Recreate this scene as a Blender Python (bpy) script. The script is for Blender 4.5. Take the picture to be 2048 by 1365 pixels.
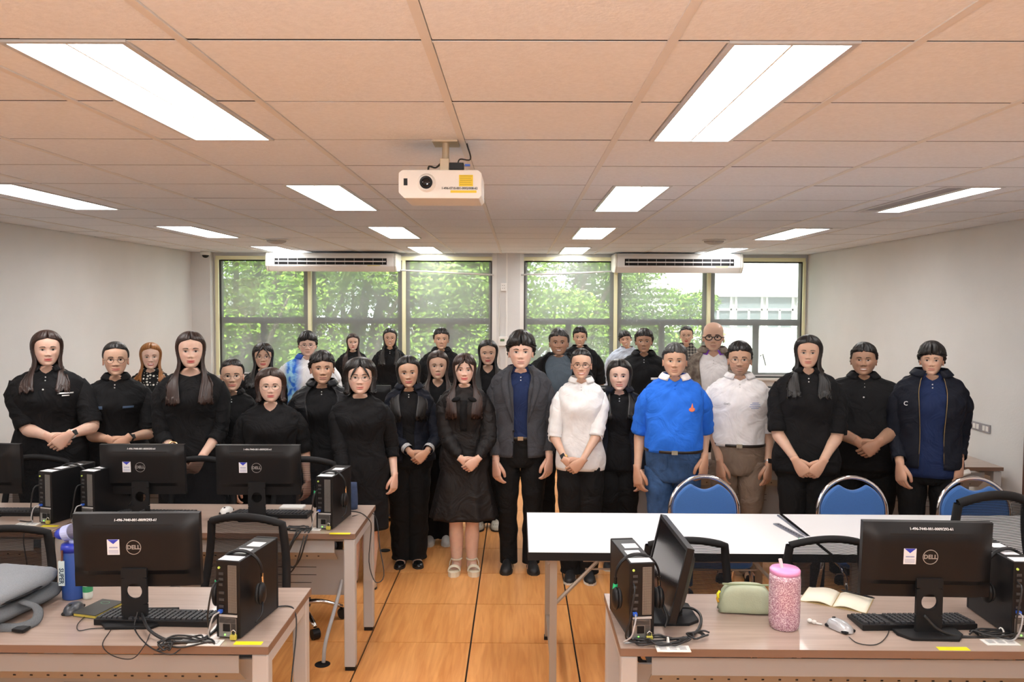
import bpy, math, random
import numpy as np
from mathutils import Vector, Matrix
random.seed(7); np.random.seed(7)
for o in list(bpy.data.objects): bpy.data.objects.remove(o)
SC = bpy.context.scene
COL = SC.collection
PI = math.pi
# ------------------------------------------------------------------ camera
CAM_H = 1.976
FPX = 1603.8
pitch, yaw, roll = -0.0471, -0.0079, 0.0045
cp, sp, cy_, sy_ = math.cos(pitch), math.sin(pitch), math.cos(yaw), math.sin(yaw)
Fv = Vector((cp*sy_, cp*cy_, sp)); Rv = Vector((cy_, -sy_, 0)); Uv = Vector((-sp*sy_, -sp*cy_, cp))
cr, sr = math.cos(roll), math.sin(roll)
R2 = Rv*cr + Uv*sr; U2 = Uv*cr - Rv*sr
cam_d = bpy.data.cameras.new('camera'); cam = bpy.data.objects.new('camera', cam_d); COL.objects.link(cam)
m = Matrix.Identity(4)
for i in range(3):
    m[i][0], m[i][1], m[i][2] = R2[i], U2[i], -Fv[i]
m[2][3] = CAM_H
cam.matrix_world = m
cam_d.sensor_width = 36; cam_d.lens = FPX/2048*36; cam_d.clip_start = 0.05; cam_d.clip_end = 300
SC.camera = cam
def ray(px, py): return Fv + R2*((px-1024)/FPX) - U2*((py-682.5)/FPX)
def at_y(px, py, Y):
    r = ray(px, py); return Vector((0, 0, CAM_H)) + r*(Y/r.y)
def at_z(px, py, z):
    r = ray(px, py); return Vector((0, 0, CAM_H)) + r*((z-CAM_H)/r.z)
# ------------------------------------------------------------------ world, sun, exposure
w = bpy.data.worlds.new('world'); SC.world = w; w.use_nodes = True
bgn = w.node_tree.nodes['Background']
bgn.inputs[0].default_value = (0.93, 0.97, 1.0, 1); bgn.inputs[1].default_value = 2.0
sun_d = bpy.data.lights.new('sun', 'SUN'); sun_d.energy = 7; sun_d.angle = 0.15; sun_d.color = (1, .95, .85)
sun = bpy.data.objects.new('sun', sun_d); COL.objects.link(sun)
sun.rotation_euler = (math.radians(38), math.radians(-8), 0)
sun.location = (0, 14, 12)
SC.view_settings.view_transform = 'Standard'; SC.view_settings.look = 'None'
SC.view_settings.gamma = 1; SC.view_settings.use_curve_mapping = False
SC.view_settings.exposure = 0.74
LAMP = 11
# the photographer's flash, bounced towards the ceiling above the camera
fl = bpy.data.lights.new('camera_flash', 'AREA'); fl.energy = 24; fl.size = 0.45; fl.color = (1, .97, .93)
flo = bpy.data.objects.new('camera_flash', fl); COL.objects.link(flo); flo.location = (-0.15, -0.35, 2.15)
flo.rotation_euler = (math.radians(115), 0, 0)
# ------------------------------------------------------------------ materials
MATS = {}
def mat(name, col, rough=.5, metal=0, noise=0, nscale=20, bump=0, bscale=200, vcol=False, emit=0, spec=.5,
        alpha=1, stretch=None, sheen=0, coat=0, trans=0, col2=None, bstretch=None):
    if name in MATS: return MATS[name]
    M_ = bpy.data.materials.new(name); M_.use_nodes = True; nt = M_.node_tree; N = nt.nodes; L = nt.links
    b = N['Principled BSDF']
    def setin(k, v):
        if k in b.inputs: b.inputs[k].default_value = v
    setin('Base Color', (*col, 1)); setin('Roughness', rough); setin('Metallic', metal); setin('Specular IOR Level', spec)
    setin('Alpha', alpha); setin('Sheen Weight', sheen); setin('Coat Weight', coat); setin('Transmission Weight', trans)
    if emit: setin('Emission Color', (*col, 1)); setin('Emission Strength', emit)
    tc = N.new('ShaderNodeTexCoord')
    src = None
    if vcol:
        a = N.new('ShaderNodeAttribute'); a.attribute_name = 'Col'; src = a.outputs['Color']
    if noise or col2:
        mp = N.new('ShaderNodeMapping'); L.new(tc.outputs['Object'], mp.inputs[0])
        if stretch: mp.inputs['Scale'].default_value = stretch
        n = N.new('ShaderNodeTexNoise'); n.inputs['Scale'].default_value = nscale; n.inputs['Detail'].default_value = 6
        L.new(mp.outputs[0], n.inputs[0])
        if col2:
            r = N.new('ShaderNodeValToRGB'); r.color_ramp.elements[0].position = .35; r.color_ramp.elements[1].position = .65
            r.color_ramp.elements[0].color = (*col, 1); r.color_ramp.elements[1].color = (*col2, 1)
            L.new(n.outputs[0], r.inputs[0]); src = r.outputs[0]
        else:
            mx = N.new('ShaderNodeMixRGB'); mx.blend_type = 'MULTIPLY'; mx.inputs[0].default_value = 1
            r = N.new('ShaderNodeMapRange'); r.inputs[1].default_value = .3; r.inputs[2].default_value = .7
            r.inputs[3].default_value = 1-noise; r.inputs[4].default_value = 1+noise
            L.new(n.outputs[0], r.inputs[0]); L.new(r.outputs[0], mx.inputs[2])
            if src: L.new(src, mx.inputs[1])
            else: mx.inputs[1].default_value = (*col, 1)
            src = mx.outputs[0]
    if src: L.new(src, b.inputs['Base Color'])
    if bump:
        mp2 = N.new('ShaderNodeMapping'); L.new(tc.outputs['Object'], mp2.inputs[0])
        if bstretch: mp2.inputs['Scale'].default_value = bstretch
        n2 = N.new('ShaderNodeTexNoise'); n2.inputs['Scale'].default_value = bscale; n2.inputs['Detail'].default_value = 4
        L.new(mp2.outputs[0], n2.inputs[0])
        bp = N.new('ShaderNodeBump'); bp.inputs['Strength'].default_value = bump; bp.inputs['Distance'].default_value = .01
        L.new(n2.outputs[0], bp.inputs['Height']); L.new(bp.outputs[0], b.inputs['Normal'])
    MATS[name] = M_; return M_
# ------------------------------------------------------------------ mesh builder
def nrm(v): v = np.asarray(v, float); return v/ (np.linalg.norm(v)+1e-12)
class MB:
    def __init__(s): s.v = []; s.f = []; s.n = 0; s.c = []; s.mi = []; s.cm = 0
    def add(s, V, F, col=None):
        V = np.asarray(V, float).reshape(-1, 3)
        for f in F: s.f.append(tuple(int(i)+s.n for i in f)); s.mi.append(s.cm)
        s.v.append(V); s.n += len(V)
        if col is None: col = (1, 1, 1)
        c = np.asarray(col, float)
        if c.ndim == 1: c = np.tile(c, (len(V), 1))
        s.c.append(c); return s
    def box(s, c, d, rot=None, col=None, taper=None):
        x, y, z = np.array(d)/2
        V = np.array([[-x,-y,-z],[x,-y,-z],[x,y,-z],[-x,y,-z],[-x,-y,z],[x,-y,z],[x,y,z],[-x,y,z]])
        if taper: V[4:, 0] *= taper[0]; V[4:, 1] *= taper[1]
        if rot is not None: V = V @ np.array(Matrix.Rotation(0, 3, 'X') if rot is None else rot).T
        return s.add(V+np.array(c), [(0,3,2,1),(4,5,6,7),(0,1,5,4),(1,2,6,5),(2,3,7,6),(3,0,4,7)], col)
    def bx(s, x0, x1, y0, y1, z0, z1, col=None):
        return s.box(((x0+x1)/2, (y0+y1)/2, (z0+z1)/2), (x1-x0, y1-y0, z1-z0), None, col)
    def grid(s, P, closed=False, cap0=False, cap1=False, col=None, flip=False):
        P = np.asarray(P, float); n, m_ = P.shape[:2]; F = []
        mm = m_ if closed else m_-1
        for i in range(n-1):
            a = i*m_
            for j in range(mm):
                k = (j+1) % m_
                F.append((a+j, a+k, a+m_+k, a+m_+j))
        if flip: F = [f[::-1] for f in F]
        if cap0: f = tuple(range(m_))[::-1]; F.append(f[::-1] if flip else f)
        if cap1: f = tuple(range((n-1)*m_, n*m_)); F.append(f[::-1] if flip else f)
        if col is not None and np.asarray(col).ndim == 3: col = np.asarray(col).reshape(-1, 3)
        return s.add(P.reshape(-1, 3), F, col)
    def tube(s, path, r, seg=8, caps=True, col=None, flat=1.0, up=(0, 0, 1)):
        P = np.asarray([tuple(p) for p in path], float); n = len(P)
        r = np.broadcast_to(np.asarray(r, float), (n,))
        T = np.gradient(P, axis=0) if n > 2 else np.tile(P[1]-P[0], (2, 1))
        T /= np.linalg.norm(T, axis=1)[:, None]+1e-12
        u = np.asarray(up, float)
        if abs(T[0] @ u) > .9: u = np.array([1., 0, 0])
        A = nrm(u-T[0]*(T[0] @ u)); rings = []
        th = np.arange(seg)*2*PI/seg
        for i in range(n):
            A = nrm(A-T[i]*(T[i] @ A)); B = np.cross(T[i], A)
            rings.append(P[i]+r[i]*(np.cos(th)[:, None]*B+np.sin(th)[:, None]*A*flat))
        return s.grid(rings, True, caps, caps, col)
    def cyl(s, p0, p1, r, r1=None, seg=16, col=None): return s.tube([p0, p1], [r, r if r1 is None else r1], seg, True, col)
    def lathe(s, prof, c=(0, 0, 0), seg=24, col=None, sx=1, sy=1):
        th = np.arange(seg)*2*PI/seg
        P = [np.c_[c[0]+r*np.cos(th)*sx, c[1]+r*np.sin(th)*sy, np.full(seg, c[2]+z)] for r, z in prof]
        return s.grid(P, True, True, True, col)
    def ell(s, c, r, seg=16, n=10, col=None, rot=None):
        th = np.arange(seg)*2*PI/seg; ph = np.linspace(-PI/2+.02, PI/2-.02, n)
        P = np.array([[[math.cos(p)*math.cos(t), math.cos(p)*math.sin(t), math.sin(p)] for t in th] for p in ph])*np.array(r)
        if rot is not None: P = P @ np.array(rot).T
        return s.grid(P+np.array(c), True, True, True, col)
    def poly(s, pts, y0, y1, axis='y', col=None):   # prism of a 2D outline (x,z) along y, or (y,z) along x, or (x,y) along z
        n = len(pts); V = []
        for yy in (y0, y1):
            for a, b in pts:
                V.append((a, yy, b) if axis == 'y' else (yy, a, b) if axis == 'x' else (a, b, yy))
        F = [tuple(range(n)), tuple(range(2*n-1, n-1, -1))]+[(i, i+n, (i+1) % n+n, (i+1) % n) for i in range(n)]
        return s.add(V, F, col)
    def mesh(s, name, mats, smooth=False, vcol=False):
        me = bpy.data.meshes.new(name)
        V = np.concatenate(s.v) if s.v else np.zeros((0, 3))
        me.from_pydata(V.tolist(), [], s.f)
        if not isinstance(mats, (list, tuple)): mats = [mats]
        for mm in mats: me.materials.append(mm)
        if len(mats) > 1: me.polygons.foreach_set('material_index', s.mi)
        if smooth: me.polygons.foreach_set('use_smooth', [True]*len(me.polygons))
        if vcol:
            at = me.color_attributes.new('Col', 'FLOAT_COLOR', 'POINT')
            C = np.concatenate(s.c); at.data.foreach_set('color', np.c_[C, np.ones(len(C))].astype(np.float32).ravel())
        me.update(); return me
    def build(s, name, mats, parent=None, smooth=False, vcol=False, bevel=0, loc=None, rot=None, label=None, kind=None, solid=0, auto=False, fixn=True):
        me = s.mesh(name, mats, smooth, vcol)
        if fixn and not vcol:
            import bmesh
            bm = bmesh.new(); bm.from_mesh(me); bmesh.ops.recalc_face_normals(bm, faces=bm.faces); bm.to_mesh(me); bm.free()
        o = bpy.data.objects.new(name, me); COL.objects.link(o)
        if parent: o.parent = parent
        if loc is not None: o.location = loc
        if rot is not None: o.rotation_euler = rot
        if bevel:
            b = o.modifiers.new('bevel', 'BEVEL'); b.width = bevel; b.segments = 2; b.limit_method = 'ANGLE'
        if solid:
            b = o.modifiers.new('solid', 'SOLIDIFY'); b.thickness = solid; b.offset = -1
        if auto: me.set_sharp_from_angle(angle=.7)
        if label: o['label'] = label
        if kind: o['kind'] = kind
        return o
def empty(name, loc, rz=0, label=None, cat=None, group=None):
    o = bpy.data.objects.new(name, None); COL.objects.link(o); o.location = loc; o.rotation_euler = (0, 0, rz)
    o.empty_display_size = .1
    return tag(o, label, cat, group)
def tag(o, label=None, cat=None, group=None, kind=None):
    if label: o['label'] = label
    if cat: o['category'] = cat
    if group: o['group'] = group
    if kind: o['kind'] = kind
    return o
def copy_tree(o, parent=None, loc=None, rz=None, label=None, group=None):
    c = o.copy(); COL.objects.link(c)
    if parent: c.parent = parent
    if loc is not None: c.location = loc
    if rz is not None: c.rotation_euler = (0, 0, rz)
    if label: c['label'] = label
    if group: c['group'] = group
    for ch in list(CH.get(o.name, [])) or [x for x in o.children]: copy_tree(ch, c)
    return c
CH = {}
def smooth_path(pts, n=24):
    P = np.asarray([tuple(p) for p in pts], float); k = len(P)
    if k < 3: return P
    out = []
    Q = np.vstack([2*P[0]-P[1], P, 2*P[-1]-P[-2]])
    per = max(2, n//(k-1))
    for i in range(k-1):
        p0, p1, p2, p3 = Q[i:i+4]
        for t in np.arange(per)/per:
            out.append(.5*((2*p1)+(-p0+p2)*t+(2*p0-5*p1+4*p2-p3)*t*t+(-p0+3*p1-3*p2+p3)*t**3))
    out.append(P[-1]); return np.array(out)
def text_mesh(body, size, m_, name='lettering', ext=.0004, parent=None, loc=(0, 0, 0), rot=(PI/2, 0, 0), sx=1, bold=0):
    cu = bpy.data.curves.new(name, 'FONT'); cu.body = body; cu.size = size; cu.extrude = ext; cu.resolution_u = 2
    cu.align_x = 'CENTER'; cu.align_y = 'CENTER'; cu.offset = bold
    t = bpy.data.objects.new('tmp', cu); COL.objects.link(t)
    dg = bpy.context.evaluated_depsgraph_get(); me = bpy.data.meshes.new_from_object(t.evaluated_get(dg))
    bpy.data.objects.remove(t)
    me.materials.clear(); me.materials.append(m_); me.name = name
    o = bpy.data.objects.new(name, me); COL.objects.link(o); o.parent = parent; o.location = loc; o.rotation_euler = rot; o.scale = (sx, 1, 1)
    return o
RX = lambda a: np.array(Matrix.Rotation(a, 3, 'X')); RY = lambda a: np.array(Matrix.Rotation(a, 3, 'Y')); RZ = lambda a: np.array(Matrix.Rotation(a, 3, 'Z'))
# ================================================================== ROOM
XL, XR, YB, YF, ZC = -4.22, 3.74, 10.45, -3.0, 2.618
m_wall = mat('wall_paint', (.71, .71, .70), .85, noise=.04, nscale=1.5, bump=.08, bscale=60)
m_tile = mat('ceiling_board', (.77, .81, .86), .95, noise=.04, nscale=60, bump=.12, bscale=110)
m_tbar = mat('ceiling_bar', (.72, .71, .69), .5)
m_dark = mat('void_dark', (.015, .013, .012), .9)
m_frame = mat('dark_window_frame', (.075, .07, .068), .5)
m_yellow = mat('light_leak_trim', (.86, .84, .55), .6)  # yellow tint stands in for light leaking at the blind edges
m_white = mat('white_plastic', (.82, .81, .78), .4)
m_fixture = mat('fixture_metal', (.62, .62, .62), .35, metal=.3)
m_chrome = mat('chrome', (.75, .75, .76), .12, metal=1)
m_black = mat('black_plastic', (.008, .008, .009), .42, spec=.3)
m_blackm = mat('black_matte', (.008, .008, .009), .65, spec=.3)
m_glow = mat('lamp_glow', (1, .985, .97), .5, emit=LAMP)
m_off = mat('lamp_off', (.30, .29, .31), .5)

def wood_mat(name, c1, c2, scale, rough, coat=0, axis='y', gl=.35):
    M_ = bpy.data.materials.new(name); M_.use_nodes = True; nt = M_.node_tree; N = nt.nodes; L = nt.links; b = N['Principled BSDF']
    tc = N.new('ShaderNodeTexCoord'); oi = N.new('ShaderNodeObjectInfo'); mp = N.new('ShaderNodeMapping')
    add = N.new('ShaderNodeVectorMath'); add.operation = 'ADD'
    cmb = N.new('ShaderNodeCombineXYZ'); ml = N.new('ShaderNodeMath'); ml.operation = 'MULTIPLY'; ml.inputs[1].default_value = 37
    L.new(oi.outputs['Random'], ml.inputs[0]); L.new(ml.outputs[0], cmb.inputs[0]); L.new(ml.outputs[0], cmb.inputs[1])
    L.new(tc.outputs['Object'], add.inputs[0]); L.new(cmb.outputs[0], add.inputs[1]); L.new(add.outputs[0], mp.inputs[0])
    mp.inputs['Scale'].default_value = (1, .07, 1) if axis == 'y' else (.07, 1, 1)
    n = N.new('ShaderNodeTexNoise'); n.inputs['Scale'].default_value = scale; n.inputs['Detail'].default_value = 8; n.inputs['Distortion'].default_value = .6
    n2 = N.new('ShaderNodeTexNoise'); n2.inputs['Scale'].default_value = scale*.18; n2.inputs['Detail'].default_value = 3
    L.new(mp.outputs[0], n.inputs[0]); L.new(mp.outputs[0], n2.inputs[0])
    mix = N.new('ShaderNodeMath'); mix.operation = 'ADD'; h = N.new('ShaderNodeMath'); h.operation = 'MULTIPLY'; h.inputs[1].default_value = .5
    L.new(n.outputs[0], mix.inputs[0]); L.new(n2.outputs[0], mix.inputs[1]); L.new(mix.outputs[0], h.inputs[0])
    r = N.new('ShaderNodeValToRGB'); r.color_ramp.elements[0].position = .36; r.color_ramp.elements[1].position = .64
    r.color_ramp.elements[0].color = (*c1, 1); r.color_ramp.elements[1].color = (*c2, 1)
    L.new(h.outputs[0], r.inputs[0]); L.new(r.outputs[0], b.inputs['Base Color'])
    b.inputs['Roughness'].default_value = rough; b.inputs['Coat Weight'].default_value = coat; b.inputs['Specular IOR Level'].default_value = gl
    MATS[name] = M_; return M_
m_floor = wood_mat('floor_wood', (.62, .245, .065), (.84, .41, .14), 42, .38, .0)
# ---- floor: raised floor tiles over a dark base
floor = MB().bx(XL-.1, XR+.1, YF-.1, YB+.2, -.12, -.012).build('floor', m_dark, kind='structure')
FX0, FY0 = -.868, 4.577
tmesh = {}
def tile_mesh(nm, sx, sy, th, m_, bev=.0015):
    k = (nm, round(sx, 4), round(sy, 4))
    if k not in tmesh:
        tmesh[k] = MB().box((0, 0, 0), (sx, sy, th)).mesh(nm, m_)
    return tmesh[k]
i0 = math.floor((XL-FX0)/.6); i1 = math.ceil((XR-FX0)/.6)
j0 = math.floor((0.2-FY0)/.6); j1 = math.ceil((YB-FY0)/.6)
random.seed(3)
for i in range(i0, i1):
    for j in range(j0, j1):
        x0, x1 = max(XL, FX0+.6*i), min(XR, FX0+.6*i+.6); y0, y1 = FY0+.6*j, min(YB, FY0+.6*j+.6)
        if x1-x0 < .03 or y1-y0 < .03: continue
        o = bpy.data.objects.new('floor_tile', tile_mesh('floor_tile', x1-x0-.010, y1-y0-.0065, .012, m_floor))
        COL.objects.link(o); o.parent = floor; o.location = ((x0+x1)/2, (y0+y1)/2, -.006+random.uniform(-.0006, .0004))
MB().bx(XL, XR, YF, FY0+.6*j0, -.012, 0).build('floor_rear_boards', m_floor, parent=floor)
# ---- ceiling
ceil = MB().bx(XL-.1, XR+.1, YF-.1, YB+.2, ZC+.03, ZC+.12).build('ceiling', m_dark, kind='structure')
CX0, CY0 = -.2276, 1.992
FIXC = [-5, -2, 1, 4]; FIXR = [-8, -4, 0, 4, 8, 12]
i0 = math.floor((XL-CX0)/.6); i1 = math.ceil((XR-CX0)/.6); j0 = math.floor((YF-CY0)/.6); j1 = math.ceil((YB-CY0)/.6)
rear = MB()
for i in range(i0, i1):
    for j in range(j0, j1):
        x0, x1 = max(XL, CX0+.6*i), min(XR, CX0+.6*i+.6); y0, y1 = CY0+.6*j, min(YB, CY0+.6*j+.6)
        if x1-x0 < .04 or y1-y0 < .04: continue
        isf = i in FIXC and any(j in (r, r+1) for r in FIXR)
        segs = [(x0, x0+.14), (x1-.14, x1)] if isf else [(x0, x1)]
        for a, b in segs:
            if j < -3: rear.bx(a+.003, b-.003, y0+.004, y1-.004, ZC, ZC+.012); continue
            o = bpy.data.objects.new('ceiling_tile', tile_mesh('ceiling_tile', b-a-.006-(.011 if a == x0 else 0)-(.009 if b == x1 else 0), y1-y0-.022, .012, m_tile))
            COL.objects.link(o); o.parent = ceil; o.location = ((a+b)/2+(.0055 if a == x0 else 0)-(.0045 if b == x1 else 0), (y0+y1)/2+.005, ZC+.006+random.uniform(-.0004, .0006))
            o.rotation_euler = (random.uniform(-.001, .001), random.uniform(-.001, .001), 0)
            if isf: o.name = 'ceiling_tile_strip'
rear.build('rear_ceiling_tiles', m_tile, parent=ceil, kind='stuff')
for i in range(i0+1, i1):
    MB().bx(CX0+.6*i-.012, CX0+.6*i+.012, YF, YB, ZC-.004, ZC+.02).build('ceiling_runner', m_tbar, parent=ceil)
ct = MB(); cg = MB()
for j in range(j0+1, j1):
    xs_ = [XL]+([v for c in FIXC for v in (CX0+.6*c+.14, CX0+.6*c+.46)] if (j-1) in FIXR else [])+[XR]
    for a_, b_ in zip(xs_[::2], xs_[1::2]):
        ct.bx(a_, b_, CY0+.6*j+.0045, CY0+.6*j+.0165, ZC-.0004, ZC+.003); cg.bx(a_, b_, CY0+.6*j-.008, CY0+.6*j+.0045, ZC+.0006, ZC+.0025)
ct.build('cross_bars', m_tile, parent=ceil); cg.build('gap_shade_strips', m_dark, parent=ceil)  # dark strips laid in the tile joints as painted shade
# ---- walls
MB().bx(XL-.12, XL, YF, YB+.15, 0, ZC+.03).build('wall_left', m_wall, kind='structure')
wr = MB().bx(XR, XR+.12, YF, YB+.15, 0, ZC+.03).build('wall_right', m_wall, kind='structure')
MB().bx(XL, XR, YF-.12, YF, 0, ZC+.03).build('wall_rear', m_wall, kind='structure')
ZT, ZS = 2.555, 1.02
WX0 = at_y(437, 600, YB).x; WX1 = at_y(1606, 600, YB).x
pil0, pil1 = at_y(986, 600, YB).x, at_y(1046, 600, YB).x
wb = MB(); wb.bx(XL, XR, YB, YB+.15, 0, ZS); wb.bx(XL, XR, YB, YB+.15, ZT, ZC+.03)
wb.bx(XL, WX0, YB, YB+.15, ZS, ZT); wb.bx(WX1, XR, YB, YB+.15, ZS, ZT)
wb.bx(pil0, pil1, YB, YB+.15, ZS, ZT)
wb.build('wall_back', m_wall, kind='structure')
tp = MB(); tp.bx(pil0+.05, pil1-.04, YB-.10, YB, 0, ZC); tp.build('trim_1', m_wall, kind='structure')
tp = MB(); tp.bx(pil0-.01, pil0+.05, YB-.05, YB, ZS-.3, ZC); tp.build('trim_2', m_white, kind='structure')
tp = MB(); tp.bx(pil1-.04, pil1+.01, YB-.05, YB, ZS-.3, ZC); tp.build('trim_3', m_white, kind='structure')
MB().bx(pil0+.17, pil0+.19, YB-.115, YB-.1, 0, ZC).build('trim_4', m_white, kind='structure')
MB().bx(XL, XL+.012, YF, YB, 0, .1).build('baseboard_left', mat('skirting', (.25, .2, .17), .5), kind='structure')
MB().bx(XR-.012, XR, YF, YB, 0, .1).build('baseboard_right', MATS['skirting'], kind='structure')
MB().bx(XL+.012, XR-.012, YB-.012, YB, 0, .1).build('baseboard_back', MATS['skirting'], kind='structure')
# pier at the left of the windows and a window sill
MB().bx(XL, WX0-.06, YB-.12, YB, 0, ZC).build('trim_5', m_wall, kind='structure')
MB().bx(WX0, pil0, YB-.06, YB+.12, ZS-.03, ZS).build('trim_6', m_white, kind='structure')
MB().bx(pil1, WX1, YB-.06, YB+.12, ZS-.03, ZS).build('trim_7', m_white, kind='structure')
# head strips coloured pale yellow to imitate light leaking past the blinds
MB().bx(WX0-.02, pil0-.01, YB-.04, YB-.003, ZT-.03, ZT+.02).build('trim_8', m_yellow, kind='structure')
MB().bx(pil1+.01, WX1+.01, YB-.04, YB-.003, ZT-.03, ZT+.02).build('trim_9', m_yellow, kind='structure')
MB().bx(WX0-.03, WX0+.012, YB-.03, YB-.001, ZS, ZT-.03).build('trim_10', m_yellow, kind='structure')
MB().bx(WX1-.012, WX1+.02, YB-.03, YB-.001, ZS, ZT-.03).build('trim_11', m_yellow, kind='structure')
# ---- windows: six bays
def glass_mat():
    M_ = bpy.data.materials.new('window_glass'); M_.use_nodes = True; nt = M_.node_tree; N = nt.nodes; L = nt.links
    for n in list(N): N.remove(n)
    o = N.new('ShaderNodeOutputMaterial'); t = N.new('ShaderNodeBsdfTransparent'); g = N.new('ShaderNodeBsdfGlossy'); mx = N.new('ShaderNodeMixShader')
    t.inputs[0].default_value = (.93, .96, .94, 1); g.inputs['Roughness'].default_value = .02; mx.inputs[0].default_value = .05
    L.new(t.outputs[0], mx.inputs[1]); L.new(g.outputs[0], mx.inputs[2]); L.new(mx.outputs[0], o.inputs[0]); MATS['glass'] = M_; return M_
def sheer_mat():
    M_ = bpy.data.materials.new('sheer_screen'); M_.use_nodes = True; nt = M_.node_tree; N = nt.nodes; L = nt.links
    for n in list(N): N.remove(n)
    o = N.new('ShaderNodeOutputMaterial'); t = N.new('ShaderNodeBsdfTransparent'); d = N.new('ShaderNodeBsdfTranslucent'); df = N.new('ShaderNodeBsdfDiffuse')
    d.inputs[0].default_value = (.5, .5, .5, 1); df.inputs[0].default_value = (.5, .5, .5, 1)
    m1 = N.new('ShaderNodeMixShader'); m1.inputs[0].default_value = .45; m2 = N.new('ShaderNodeMixShader')
    L.new(d.outputs[0], m1.inputs[1]); L.new(df.outputs[0], m1.inputs[2])
    tc = N.new('ShaderNodeTexCoord'); n = N.new('ShaderNodeTexNoise'); n.inputs['Scale'].default_value = 1.3
    r = N.new('ShaderNodeMapRange'); r.inputs[3].default_value = .36; r.inputs[4].default_value = .62
    L.new(tc.outputs['Object'], n.inputs[0]); L.new(n.outputs[0], r.inputs[0]); L.new(r.outputs[0], m2.inputs[0])
    L.new(m1.outputs[0], m2.inputs[2]); L.new(t.outputs[0], m2.inputs[1]); L.new(m2.outputs[0], o.inputs[0]); MATS['sheer'] = M_; return M_
m_glass = glass_mat(); m_sheer = sheer_mat()
bay_px = [(437, 620), (620, 808), (808, 986), (1046, 1231), (1231, 1417), (1417, 1606)]
zr = at_y(900, 642, YB).z
where = ['leftmost window', 'second window from the left', 'window just left of the central pillar', 'window just right of the central pillar', 'second window from the right', 'rightmost window']
for k, (a, b) in enumerate(bay_px):
    x0, x1 = at_y(a, 600, YB+.05).x, at_y(b, 600, YB+.05).x
    if k in (1, 2, 4, 5): x0 += .02
    if k in (0, 1, 3, 4): x1 -= .02
    y0, y1 = YB+.03, YB+.09
    f = MB(); t = .055
    f.bx(x0, x0+t, y0, y1, ZS, ZT); f.bx(x1-t, x1, y0, y1, ZS, ZT)
    f.bx(x0+t, x1-t, y0, y1, ZT-.04, ZT); f.bx(x0+t, x1-t, y0, y1, ZS, ZS+.06); f.bx(x0+t, x1-t, y0, y1, zr-.045, zr+.035)
    wn = f.build('window_%d' % (k+1), m_frame, kind='structure')
    xm = (x0+x1)/2
    MB().bx(xm-.035, xm+.035, y0+.005, y1-.005, ZS+.06, zr-.045).build('mullion', m_frame, parent=wn)
    for (u0, u1, v0, v1) in [(x0+t, x1-t, zr+.035, ZT-.04), (x0+t, xm-.035, ZS+.06, zr-.045), (xm+.035, x1-t, ZS+.06, zr-.045)]:
        MB().bx(u0, u1, y0+.028, y0+.032, v0, v1).build('window_pane', m_glass, parent=wn)
    if k in (0, 5):
        hx = xm+.05 if k == 5 else xm
        MB().tube([(hx, y0-.01, 1.30), (hx+.03, y0-.03, 1.33), (hx+.07, y0-.03, 1.18)], .008, 6).build('window_handle', m_black, parent=wn)
    # jamb between bays, its yellow painted on as leaking window light
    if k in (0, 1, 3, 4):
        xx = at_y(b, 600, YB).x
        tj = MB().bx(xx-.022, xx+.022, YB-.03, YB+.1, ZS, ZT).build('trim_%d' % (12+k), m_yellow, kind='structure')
    # sheer roller screen
    sx0, sx1 = at_y(a, 600, YB-.02).x+.03, at_y(b, 600, YB-.02).x-.03
    if k == 0: sx0 += .01
    r = empty('roller_blind', ((sx0+sx1)/2, YB-.02, ZT-.03), 0, 'grey see-through roller blind drawn down over the '+where[k], 'blind')
    wdt = sx1-sx0
    s_ = MB(); zb = 1.06-ZT+.03
    gx = np.linspace(-wdt/2, wdt/2, 15); gz = np.linspace(-.02, zb, 20)
    s_.grid([[(x, .003*math.sin(x*9+z*2), z) for x in gx] for z in gz]); s_.build('screen', m_sheer, parent=r, smooth=True)
    MB().cyl((-wdt/2, .0, .0), (wdt/2, .0, .0), .018, seg=10).build('roller_tube', m_blackm, parent=r)
    MB().bx(-wdt/2, wdt/2, -.008, .008, zb-.02, zb).build('bottom_bar', m_fixture, parent=r)
# faint paper emblem sheet stuck on the leftmost screen
p_a, p_b = at_y(451, 556, YB-.03), at_y(520, 630, YB-.03)
ms = bpy.data.materials.new('thin_sheet'); ms.use_nodes = True; _n = ms.node_tree.nodes['Principled BSDF']; _n.inputs['Base Color'].default_value = (.6, .68, .55, 1); _n.inputs['Alpha'].default_value = .28
sh = empty('window_sheet', ((p_a.x+p_b.x)/2, YB-.028, (p_a.z+p_b.z)/2), 0, 'faint square translucent sheet with a round mark on the leftmost window', 'sheet')
hw_, hh_ = (p_b.x-p_a.x)/2, (p_a.z-p_b.z)/2
MB().bx(-hw_, hw_, -.0005, .0005, -hh_, hh_).build('sheet_panel', ms, parent=sh)
a_ = np.linspace(0, 2*PI, 33)
MB().grid([[(q*math.cos(t), -.001, q*math.sin(t)) for t in a_] for q in (hw_*.62, hw_*.72)]).build('round_mark', ms, parent=sh)
# ---- door edge at the far right
dr = MB().bx(XR-.03, XR-.001, 4.9, 5.87, 0, 2.06).build('door_1', mat('dark_door', (.10, .035, .025), .4), kind='structure')
MB().tube([(XR-.04, 5.75, 1.0), (XR-.08, 5.75, 1.0), (XR-.08, 5.63, 1.0)], .01, 8).build('door_handle', m_chrome, parent=dr)
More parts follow.
